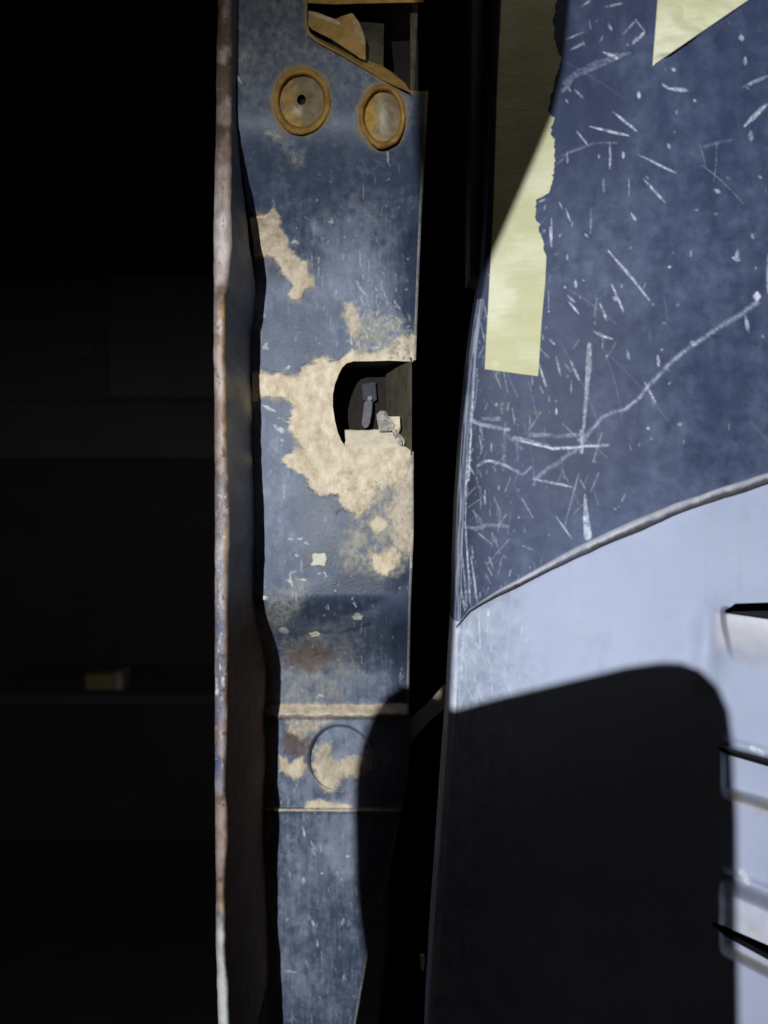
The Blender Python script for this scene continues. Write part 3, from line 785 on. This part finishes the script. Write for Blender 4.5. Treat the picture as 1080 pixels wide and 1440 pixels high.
for a in [((515, 400), (640, 430), 9, .8), ((590, 355), (665, 415), 9, .9), ((475, 415), (510, 460), 6, .8), ((580, 450), (580, 535), 6, .8), ((445, 480), (445, 515), 5, .8), ((622, 480), (622, 500), 10, 1),
          ((670, 490), (790, 548), 7, .7), ((685, 565), (755, 640), 8, .8), ((640, 565), (640, 620), 4, .5), ((648, 675), (662, 697), 9, .8), ((745, 265), (765, 280), 10, .6), ((765, 280), (825, 287), 14, .8), ((775, 215), (785, 225), 10, .6),
          ((672, 290), (672, 312), 12, .9), ((560, 165), (605, 185), 13, .85), ((620, 110), (665, 60), 6, .6), ((665, 130), (690, 100), 10, .7), ((650, 140), (665, 120), 10, .6), ((660, 60), (690, 100), 6, .5), ((575, 75), (585, 95), 9, .5),
          ((490, 20), (520, 0), 7, .5), ((565, 22), (620, 10), 7, .5), ((440, 125), (500, 100), 5, .5), ((455, 158), (500, 135), 8, .6), ((495, 130), (500, 145), 6, .6), ((515, 65), (518, 92), 6, .5), ((470, 285), (495, 310), 7, .6), ((450, 275), (455, 290), 5, .6),
          ((440, 315), (447, 325), 6, .7), ((1005, 400), (1075, 330), 16, .85), ((1000, 275), (1080, 240), 12, .4), ((995, 110), (996, 130), 17, .9), ((1008, 180), (1008, 205), 12, .6), ((845, 315), (852, 320), 10, .6),
          ((1025, 415), (1027, 445), 14, .5), ((765, 455), (768, 470), 13, .4), ((910, 600), (928, 610), 14, .55), ((395, 690), (395, 780), 6, .8), ((420, 640), (430, 660), 5, .7), ((440, 660), (455, 700), 6, .7), ((520, 660), (518, 740), 6, .35),
          ((1030, 740), (1035, 755), 13, .4), ((985, 790), (980, 815), 12, .6), ((500, 740), (512, 750), 7, .5), ((560, 565), (560, 610), 10, .25), ((405, 500), (490, 470), 4, .25), ((425, 740), (420, 750), 6, .6), ((545, 490), (545, 500), 5, .5), ((355, 640), (375, 630), 6, .7)]:
    scr(1, a[:2], a[2], a[3])
scr(1, [(440, 260), (520, 210), (600, 180)], 20, .35, lay="smear", wob=4); scr(1, [(430, 290), (470, 250), (540, 200), (640, 170)], 10, .4, lay="smear", wob=4); scr(1, [(410, 520), (450, 480), (520, 455), (600, 450)], 7, .3, lay="smear", wob=3)
scr(1, [(880, 460), (960, 440)], 10, .2, lay="smear", wob=4)
for a in [((575, 75), (640, 150), 5, .75, 9), ((640, 150), (705, 230), 9, .7, 5), ((470, 165), (473, 190), 11, .9), ((445, 215), (470, 235), 7, .7), ((450, 235), (482, 272), 7, .8), ((585, 180), (623, 268), 9, .7), ((590, 220), (602, 232), 13, .7),
          ((548, 240), (570, 295), 9, .7), ((530, 330), (560, 345), 10, .85), ((560, 345), (588, 353), 8, .8, 3), ((968, 95), (990, 103), 16, .75), ((985, 70), (985, 95), 8, .6), ((768, 123), (769, 128), 14, .8), ((1045, 205), (1045, 228), 28, 1.0),
          ((1008, 280), (1018, 330), 14, .55), ((1062, 340), (1063, 350), 14, .3), ((515, 370), (512, 450), 14, .45, 20), ((512, 450), (495, 650), 18, .5, 7), ((490, 645), (490, 712), 14, .6, 10), ((455, 420), (483, 485), 10, .65), ((410, 410), (425, 470), 6, .6),
          ((355, 430), (378, 503), 7, .9), ((390, 355), (405, 370), 6, .7), ((730, 405), (735, 440), 11, .8), ((635, 390), (640, 420), 10, .35), ((690, 490), (725, 555), 8, .65), ((698, 632), (702, 638), 11, .7), ((800, 618), (802, 626), 15, .8),
          ((410, 572), (410, 590), 7, .9), ((457, 480), (457, 525), 5, .4), ((365, 340), (370, 355), 5, .7), ((385, 265), (386, 268), 8, .7), ((570, 405), (571, 408), 8, .7), ((1080, 80), (1080, 210), 12, .5), ((832, 360), (850, 370), 16, .4),
          ((445, 85), (445, 100), 6, .7), ((390, 0), (395, 60), 7, .9), ((150, 262), (165, 330), 4, .5), ((170, 300), (185, 365), 4, .5), ((335, 470), (335, 500), 4, .5), ((205, 680), (205, 710), 5, .6), ((435, 185), (440, 192), 7, .6), ((715, 240), (718, 246), 8, .6)]:
    scr(2, a[:2], a[2], a[3], a[4] if len(a) > 4 else None)
curve = [(1045, 235), (1000, 270), (930, 312), (850, 365), (780, 420), (720, 480), (670, 540), (630, 575), (590, 585), (555, 600), (530, 630), (500, 660), (478, 672)]
scr(2, curve, 19, .38, 10, "smear", 1.5); scr(2, curve, 8, .9, 6, "smear", 1.5)
scr(2, [(280, 668), (340, 680), (400, 700), (470, 695), (575, 685)], 16, .85, 8, "smear", 2); scr(2, [(300, 675), (400, 700), (540, 690)], 7, .8)
scr(2, [(330, 655), (400, 660), (480, 655)], 12, .55, lay="smear", wob=3); scr(2, [(135, 608), (180, 625), (260, 640)], 11, .8, lay="smear", wob=2); scr(2, [(180, 605), (230, 606)], 12, .45, lay="smear")
scr(2, [(300, 700), (280, 680), (250, 650), (240, 720)], 10, .3, lay="smear", wob=4)
scr(2, [(165, 752), (190, 737), (230, 745), (290, 772)], 9, .9, lay="smear", wob=1); scr(2, [(175, 742), (205, 738)], 5, .7)
scr(2, [(185, 535), (230, 570), (290, 580), (360, 585)], 12, .9, lay="dark", wob=2); scr(2, [(150, 450), (230, 478)], 14, .9, lay="dark", wob=2); scr(2, [(300, 610), (360, 600)], 8, .5, lay="dark", wob=2)
scr(2, [(300, 545), (400, 530)], 10, .6, lay="dark", wob=3)
for a in [((105, 85), (150, 150), 6, .8), ((96, 140), (86, 290), 9, .75), ((185, 200), (185, 245), 5, .8), ((205, 55), (205, 80), 4, .7), ((228, 185), (228, 200), 7, .6), ((410, 285), (460, 355), 5, .8), ((501, 215), (505, 300), 5, .8, 20), ((505, 300), (510, 345), 22, .8, 26),
          ((300, 375), (335, 390), 4, .4), ((335, 165), (460, 190), 8, .7), ((130, 20), (122, 300), 5, .85), ((122, 300), (138, 560), 5, .9), ((140, 410), (160, 550), 5, .9), ((100, 460), (120, 580), 5, .7), ((110, 380), (128, 575), 4, .6), ((290, 285), (292, 288), 8, .6),
          ((595, 258), (597, 262), 10, .5), ((628, 212), (615, 240), 5, .4), ((150, 260), (160, 300), 4, .4), ((170, 300), (178, 330), 4, .4)]:
    scr(3, a[:2], a[2], a[3], a[4] if len(a) > 4 else None)
scr(3, [(290, 145), (305, 150), (330, 128)], 7, .8, lay="smear"); scr(3, [(340, 180), (345, 165), (370, 145), (430, 100), (480, 70), (520, 15)], 13, .45, lay="smear", wob=3)
scr(3, [(155, 325), (190, 310), (255, 316)], 12, .5, lay="smear", wob=2); scr(3, [(240, 60), (245, 110)], 14, .3, lay="smear", wob=3); scr(3, [(95, 315), (150, 322)], 8, .4, lay="smear", wob=2)
scr(2, [(153, 390), (143, 600), (132, 800)], 6, .9, 5)
for _ in range(18):
    px, py = rng.uniform(660, 1060), rng.uniform(-20, 760); a_ = rng.choice([0.62, 1.5, 1.15, 2.5], p=[.4, .3, .2, .1]) + rng.normal(0, .12); L = rng.uniform(30, 150)
    pts_ = [(px + L * q_ * math.cos(a_ + .12 * q_), py + L * q_ * math.sin(a_ + .12 * q_)) for q_ in (0, .25, .5, .75, 1)]
    add_scratch(FA["spot"], x, y, pts_, 1.3, rng.uniform(.08, .26), soft=.7)
for _ in range(330):                                                       # fine scuffs, dense along the edge
    px = 645 + rng.exponential(70); py = rng.uniform(380, 850) if rng.random() < .75 else rng.uniform(0, 850)
    a_ = rng.normal(math.pi / 2, .35); L = rng.exponential(11)
    add_scratch(FA["spot"], x, y, [(px, py), (px + L * math.cos(a_), py + L * math.sin(a_))], rng.uniform(1.2, 2.0), rng.uniform(.08, .4))
for _ in range(45):
    px, py = rng.uniform(680, 1080), rng.uniform(0, 640)
    add_scratch(FA["spot"], x, y, [(px, py), (px + rng.normal(0, 2), py + rng.normal(0, 2))], rng.uniform(1.5, 3), rng.uniform(.15, .5))
FA["dust"] = np.clip(0.24 + 0.42 * fbm(x, y, 190, 115, 5) + 0.25 * fbm(x * 2.5, y * .6, 50, 116, 4) + 0.25 * np.exp(-((y - itp(x, seam_pts)) / 70) ** 2) - 0.25 * ss(760, 660, x), 0, .75)
FA["dark"] = np.maximum(FA["dark"], 0.55 * ss(690, 645, x + 20 * fbm(x * 2, y * .4, 40, 119, 4)))  # shade of the rounded left edge, painted into the colour
FA["dust"] += 0.12 * ss(700, 650, x) * (0.5 + fbm(x * 4, y * .4, 40, 117, 4)) * (y > 380)
Df = dfen(U, Vf) + 0.00012 * FA["spot"] + 0.0001 * FA["smear"]
Pn = W(U, Vf, Df)
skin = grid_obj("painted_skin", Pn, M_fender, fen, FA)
edge = Pn[:, 0].copy(); R_ = 0.003
cols = [edge]
for k in range(1, 9):
    a = k / 8 * math.pi / 2
    q = edge.copy(); q[:, 0] -= R_ * math.sin(a); q[:, 1] += R_ * (1 - math.cos(a)); cols.append(q)
for k in range(1, 9):
    q = edge.copy(); q[:, 0] -= R_; q[:, 1] += R_ + 0.0022 * k; cols.append(q)
cols = np.stack(cols[::-1], 1)
vr = np.repeat(Vf[:, :1], cols.shape[1], 1); kr = np.repeat(np.arange(cols.shape[1])[None] * 3.0, len(vr), 0)
rs = ss(0.25, 0.75, 0.5 + fbm(kr * 4, vr * .25, 12, 118, 4))
grid_obj("edge_return", cols, M_fender, fen, {"dust": 0.3 + 0 * vr, "spot": 0.30 * rs * (vr > 420) * (kr > 24), "dark": np.clip(0.75 * (vr < 440) + 0.85 * (kr < 27) + 0.3, 0, 1)})  # dark mask paints shade on the return wall
# inner flange behind the edge, only just seen beside the tape
slab("inner_flange", [tuple(W(664, -150, 0.352)), tuple(W(690, -150, 0.352)), tuple(W(684, 392, 0.352)), tuple(W(660, 388, 0.352))], 0.02, M_inner, fen, 0.001)

# chipped lip along the lower edge of the navy panel
lu = np.linspace(641, 1250, 420)
lc = itp(lu, seam_pts); lw = itp(lu, [(634, 2.0), (680, 5.0), (720, 9), (800, 14), (900, 17), (1000, 15), (1080, 14), (1250, 14)])
lw = lw * (1 + 0.16 * fbm(lu, lu * 0, 70, 121, 3))
lw = np.maximum(lw * 0.74, 1.4)
th = np.linspace(-0.25 * math.pi, 1.25 * math.pi, 20)
R = []
for k, a in enumerate(th):
    vv = lc + lw * 0.45 - np.cos(a) * lw * 0.72 + 0.9 * fbm(lu, lu * 0 + k * .4, 26, 122, 3)
    dd = dfen(lu, lc) - np.sin(a) * (lw * 0.00020 + 0.0006) + 0.0003 + 0.00025 * fbm(lu, vv, 24, 123, 4)
    R.append(W(lu, vv, dd))
R = np.array(R)
ku = np.repeat(np.arange(20)[:, None] / 19.0, len(lu), 1); uu = np.repeat(lu[None], 20, 0)
grid_obj("rolled_lip", R, M_bead, fen, {"chip": np.clip(0.95 * ss(0.60, 0.34, ku + 0.22 * fbm(uu, ku * 24, 46, 124, 5, .6) - 0.06) + 0.8 * ss(0.35, 0.55, fbm(uu, ku * 10, 22, 125, 3)), 0, 1),  # pale top mixes chipped paint with a painted highlight; underside painted darker
                                    "brown": np.clip(ss(0.52, 0.66, ku + 0.22 * fbm(uu, ku * 24, 30, 126, 5, .6)), 0, 1)})

# ------------------------------------------------------------------ pale lower panel with louvres
bum = thing("bumper_panel", "pale blue-grey lower car panel with louvre slots, under the navy panel", "car panel", tuple(W(830, 1590, 0.31)))
bum_left = [(840, 649), (886, 647), (940, 644), (1000, 641), (1100, 634), (1250, 624), (1350, 617), (1440, 612), (1590, 606)]
def kslope(v):
    return itp(v, [(0, .02), (840, .06), (880, .14), (1050, .24), (1120, .28), (1250, .38), (1310, .5), (1400, .55), (1600, .55)])
def louv(u, v):
    w = v - kslope(v) * (u - 1030)
    enda = ss(1012, 1022, u - 0.10 * np.abs(v - 866) - np.clip(v - 880, 0, 60) * .12)
    endb = ss(1012, 1023, u); endc = ss(1010, 1021, u)
    r = 0.011 * enda * ss(852, 862, w) * (1 - ss(866, 935, w))
    r = r + 0.013 * endb * ss(1052, 1060, w) * (1 - ss(1106, 1128, w))
    r = r + 0.013 * endc * ss(1240, 1262, w) * (1 - ss(1330, 1352, w))
    r = r - 0.0025 * endb * np.exp(-((w - 1046) / 7) ** 2) - 0.003 * endc * np.exp(-((w - 1234) / 8) ** 2)
    return r
def dbum(u, v):
    q = v - itp(u, seam_pts)
    d = 0.3395 - 0.017 * ss(640, 1000, u) + 0.0025 * np.exp(-(q / 12) ** 2) - 0.020 * ss(0, 360, q) + 0.006 * np.clip((720 - u) / 90, 0, 1) ** 2
    d = d + 0.0012 * fbm(u, v, 150, 138, 2)
    d = d + 0.0045 * np.exp(-((u - 996 + 0.03 * (v - 880)) / 20) ** 2) * ss(825, 890, v) * (1 - ss(900, 990, v)) * -1
    return d
nrb, ncb = 470, 430
tv = np.linspace(0, 1, nrb)[:, None] ** 1.0; sv = np.linspace(0, 1, ncb)[None, :]
U = np.repeat(640 + (1250 - 640) * sv, nrb, 0); Vb = 880 + 700 * np.repeat(tv, ncb, 1)
for _ in range(12):
    lft = itp(Vb, bum_left)
    U = lft + (1250 - lft) * sv
    top = itp(U, seam_pts) - 3
    Vb = top + (1590 - top) * tv
def slot(u0, u1, pts_top, pts_bot, n=16):
    a = np.linspace(u0, u1, n)
    return [(q, float(np.interp(q, *zip(*pts_top)))) for q in a] + [(q, float(np.interp(q, *zip(*pts_bot)))) for q in a[::-1]]
SL = [slot(1019, 1240, [(1019, 860), (1024, 849), (1080, 847), (1240, 850)], [(1019, 862), (1080, 871), (1240, 892)]),
      slot(1006, 1240, [(1006, 1049), (1030, 1054), (1080, 1067), (1240, 1112)], [(1006, 1052), (1018, 1060), (1080, 1078), (1240, 1124)]),
      slot(1000, 1240, [(1000, 1295), (1020, 1303), (1080, 1329), (1240, 1410)], [(1000, 1300), (1020, 1317), (1080, 1350), (1240, 1432)])]
drop = None
for s_ in SL:
    U, Vb, dr = cut(U, Vb, s_)
    drop = dr if drop is None else drop | dr
x, y = U, Vb
wv = y - kslope(y) * (x - 1030)
BA = {k: np.zeros(x.shape) for k in ("worn", "bare", "dirt", "spot")}
BA["worn"] = np.clip(1.15 * ss(790, 650, x + 40 * fbm(x * 2, y * .5, 40, 131, 4)) * (0.85 + 0.5 * fbm(x * 5, y * .5, 30, 132, 4)) + 0.22 * ss(0.0, .6, fbm(x, y, 60, 133, 6, .7)) + 0.22 * ss(0.05, .5, fbm(x * 4, y * .25, 40, 137, 4)), 0, 1)
lz = ss(1000, 1012, x)
BA["bare"] = np.clip(lz * (ss(862, 868, wv) * (1 - ss(890, 930, wv)) + 0.6 * ss(1255, 1265, wv) * (1 - ss(1300, 1320, wv))), 0, 1)
BA["dirt"] = np.clip(ss(985, 1010, x) * (0.75 * np.exp(-((wv - 1122) / 10) ** 2) * (0.6 + fbm(x, y, 22, 134, 4)) + 0.6 * np.exp(-((wv - 1292) / 9) ** 2) * (0.5 + fbm(x, y, 20, 135)) + 0.7 * np.exp(-((wv - 1338) / 9) ** 2)
                     + 0.3 * np.exp(-((wv - 925) / 10) ** 2) * (x > 1030) * (0.6 + fbm(x, y, 20, 136))), 0, 1)
bsp = BA["spot"]
FA = BA
for pts, w_, s_ in [([(165, 590), (170, 710)], 5, .8), ([(195, 578), (195, 600)], 9, .9), ([(120, 590), (108, 800)], 6, .7), ([(90, 640), (80, 800)], 6, .6), ([(110, 620), (180, 720)], 5, .5), ([(130, 690), (160, 760)], 5, .4), ([(100, 640), (96, 810)], 4, .5)]:
    scr(3, pts, w_, s_)
add_scratch(bsp, x, y, [(1058, 1052), (1072, 1060)], 7, .9)  # glint painted on the middle slot's lip
add_scratch(bsp, x, y, [(1042, 1226), (1052, 1240)], 9, .9)  # glint painted on the next lip down
for _ in range(90):
    px, py = rng.uniform(700, 1080), rng.uniform(720, 1000)
    add_scratch(BA['dirt'], x, y, [(px, py), (px + rng.normal(0, 2), py + rng.exponential(3))], rng.uniform(1, 2.6), rng.uniform(.15, .5))
for _ in range(160):
    px = 636 + rng.exponential(40); py = rng.uniform(860, 1100); L = rng.exponential(18); a_ = rng.normal(math.pi / 2, .22)
    add_scratch(bsp, x, y, [(px, py), (px + L * math.cos(a_), py + L * math.sin(a_))], rng.uniform(1.2, 2.2), rng.uniform(.1, .45))
Db = dbum(U, Vb) + louv(U, Vb)
Pb = W(U, Vb, Db)
grid_obj("painted_skin", Pb, M_bumper, bum, BA, drop)
edge = Pb[:, 0].copy(); R_ = 0.003; cols = [edge]
for k in range(1, 9):
    a = k / 8 * math.pi / 2
    q = edge.copy(); q[:, 0] -= R_ * math.sin(a); q[:, 1] += R_ * (1 - math.cos(a)); cols.append(q)
for k in range(1, 6):
    q = edge.copy(); q[:, 0] -= R_; q[:, 1] += R_ + 0.004 * k; cols.append(q)
cols = np.stack(cols[::-1], 1)
vr = np.repeat(Vb[:, :1], cols.shape[1], 1); kr = np.repeat(np.arange(cols.shape[1])[None] * 3.0, len(vr), 0)
grid_obj("edge_return", cols, M_bumper, bum, {"worn": 0.8 + 0.3 * fbm(kr * 3, vr * .4, 12, 141), "spot": 0.5 * ss(0.3, .8, .5 + fbm(kr * 4, vr * .25, 12, 142, 4))})
for i, s_ in enumerate(SL):
    rim_obj("slot_rim", s_, lambda a, b: dbum(a, b) + louv(a, b) + 0.0003, 0.008, M_black, bum, closed=True, n=2)  # rim walls coloured black to stand in for shade inside the slots
slab("slot_backing", [tuple(W(940, 820, 0.362)), tuple(W(1260, 820, 0.362)), tuple(W(1260, 1480, 0.362)), tuple(W(940, 1480, 0.362))], 0.01, M_black, bum)
slab("edge_chip", [tuple(W(591, 1344, 0.329)), tuple(W(596, 1343, 0.329)), tuple(W(598, 1352, 0.329)), tuple(W(596, 1368, 0.329)), tuple(W(592, 1364, 0.329))], 0.0012, M_chip, bum, 0.0003)

# ------------------------------------------------------------------ masking tape
def tape(name, vs_, lf, rf, n, dfun, label, lift=0.00025, seed=1, wr=0.0004, pale=None):
    vs_ = np.array(vs_); t = np.linspace(0, 1, n)[None]
    l = lf(vs_)[:, None]; r = rf(vs_)[:, None]
    u = l + (r - l) * t; v = np.repeat(vs_[:, None], n, 1)
    if name_tilt.get(seed):
        v = v + name_tilt[seed](u, v)
    d = dfun(u, v) - lift - wr * np.abs(fbm(u * .5, v, 34, seed, 3)) - 0.00035 * ss(.93, 1.0, t) * (0.5 + fbm(u, v, 12, seed + 4))
    G = W(u, v, d)
    border = lambda Z: Z
    back = np.array([0, lift * 0.8, 0])
    Gp = np.pad(G, ((1, 1), (1, 1), (0, 0)), mode='edge')
    Gp[0] += back; Gp[-1] += back; Gp[1:-1, 0] += back; Gp[1:-1, -1] += back
    pa = np.clip(0.25 + 0.8 * fbm(u, v, 50, seed + 6, 4) + (pale(u, v) if pale else 0), 0, 1)
    o = grid_obj(name, Gp, M_tape, None, {"pale": np.pad(pa, 1, mode='edge')})
    tag(o, label, "masking tape", "strips of masking tape")
    return o
tl = [(-150, 709), (0, 705), (100, 700), (300, 693.5), (364, 690), (518, 681.5), (530, 681)]
tr = [(-150, 788), (0, 782), (27, 778), (53, 780), (75, 785), (87, 789), (100, 784), (118, 778), (140, 775), (151, 770), (156, 771), (166, 781), (171, 779), (180, 776), (190, 774), (196, 781), (240, 779), (262, 776), (271, 771), (277, 762), (280, 755), (300, 753.5),
      (311, 753.5), (316, 759), (322, 757), (330, 760), (338, 762), (352, 765), (360, 768.5), (396, 767), (450, 762), (518, 757), (530, 756)]
name_tilt = {201: lambda u, v: (u - 681) * 0.135 * ss(440, 519, v)}
tv_ = np.concatenate([np.arange(-150, 519, 1.3), [519.0]])
tape("masking_tape", tv_, lambda v: itp(v, tl), lambda v: itp(v, tr) + 4.5 * fbm(v, v * 0 + 5, 8, 205, 4, .75) * (v < 352), 60, dfen,
     "long vertical strip of cream masking tape with torn right edge beside the gap", seed=201, pale=lambda u, v: 0.7 * np.exp(-(((u - 697) / 8) ** 2 + ((v - 512) / 6) ** 2)))
tape("masking_tape", np.arange(-150, 92.1, 1.3), lambda v: itp(v, [(-150, 932), (0, 925), (92, 918)]), lambda v: itp(v, [(-150, 1265), (0, 1052), (88, 923), (92, 919)]), 90, dfen,
     "pointed cream masking tape piece at the top right corner", lift=0.0006, seed=202, wr=0.0040, pale=lambda u, v: 0.2)

# ------------------------------------------------------------------ strap in the gap
p0, p1 = W(560, 1062, 0.455), W(640, 952, 0.44)
def strap_poly():
    return [tuple(W(556, 1030, 0.456)), tuple(W(600, 992, 0.452)), tuple(W(626, 962, 0.446)), tuple(W(634, 990, 0.446)), tuple(W(604, 1014, 0.452)), tuple(W(560, 1066, 0.456))]
st = slab("diagonal_strap", strap_poly(), 0.003, M_brace, None, 0.0006)
tag(st, "dim brown strap slanting across the dark gap between post and panel", "strap")

# ------------------------------------------------------------------ the phone that takes the picture: its shadow falls on the lower panel
ph = thing("smartphone", "black smartphone held up in front of the torch, taking the picture", "phone", (-0.035, -0.010, ZC - 0.14))
def bp(u, v, d, yp=-0.006):
    q = W(u, v, d); f = (yp - LY) / (q[1] - LY)
    return (LX + (q[0] - LX) * f, yp, LZ + (q[2] - LZ) * f)
f1 = lambda f, u, v: float(f(np.array(float(u)), np.array(float(v))))
out = [bp(u, v, f1(dface, u, v)) for u, v in ((514, 1600), (512, 1345), (503, 1290), (499, 1230), (497, 1150), (499, 1095), (507, 1050), (521, 1012), (542, 978), (568, 962))]
out += [bp(u, v, f1(dbum, u, v)) for u, v in ((640, 998), (700, 981), (800, 957), (880, 938), (930, 931), (958, 932), (985, 942), (1010, 966), (1025, 1000), (1031, 1045), (1036, 1150), (1037, 1250), (1039, 1440), (1041, 1600))]
def ray_slab(name, poly, depth, mat, parent):
    """a plate whose back outline draws in a little, like the rounded back of a phone"""
    a = np.array(poly); L_ = np.array([LX, LY, LZ])
    b = a + (L_ - a) * (depth / (a[:, 1] - LY))[:, None]
    me = bpy.data.meshes.new(name); n = len(a)
    me.from_pydata([tuple(p) for p in np.vstack([a, b])], [], [list(range(n)), list(range(2 * n - 1, n - 1, -1))] + [[(i + 1) % n, i, i + n, (i + 1) % n + n] for i in range(n)])
    return link_mesh(name, me, mat, parent)
ray_slab("body", out, 0.008, M_phone, ph)
tube("lens_ring", [(0, -0.0058, ZC), (0, -0.0030, ZC)], [0.0045, 0.0042], M_steel, ph, 24)
flap = [bp(u, v, f1(dfen, u, v)) for (u, v) in ((690, 362), (738, 252), (775, 165), (790, 100), (800, 0), (806, -140))]
slab("shadow_flap", [(-0.060, -0.0062, ZC - 0.01), (-0.052, -0.0062, ZC - 0.01), (-0.0505, -0.0062, flap[0][2] - 0.012)] + flap + [(-0.058, -0.006, flap[-1][2]), (-0.060, -0.006, flap[0][2])], 0.002, M_phone, ph, 0.0, (0, -1, 0))  # unseen flap added to cast the slanting shadow on the tape
tor = thing("torch", "black torch with an added beam-dimming flap, behind the phone", "torch", (LX, LY - 0.03, LZ - 0.02))
tube("barrel", [(LX, LY - 0.010, LZ), (LX, LY - 0.012, LZ), (LX, LY - 0.10, LZ)], [0.001, 0.014, 0.014], M_phone, tor, 24)
hy = LY + 0.0125
slab("beam_flap", [(LX - 0.020, hy, LZ + 0.00165), (LX + 0.0031, hy, LZ + 0.00165), (LX + 0.0040, hy, LZ + 0.005), (LX + 0.0049, hy, LZ + 0.02), (LX - 0.020, hy, LZ + 0.02)], 0.0005, M_phone, tor, 0.0, (0, -1, 0))  # unseen flap added to dim the beam on the top of the post
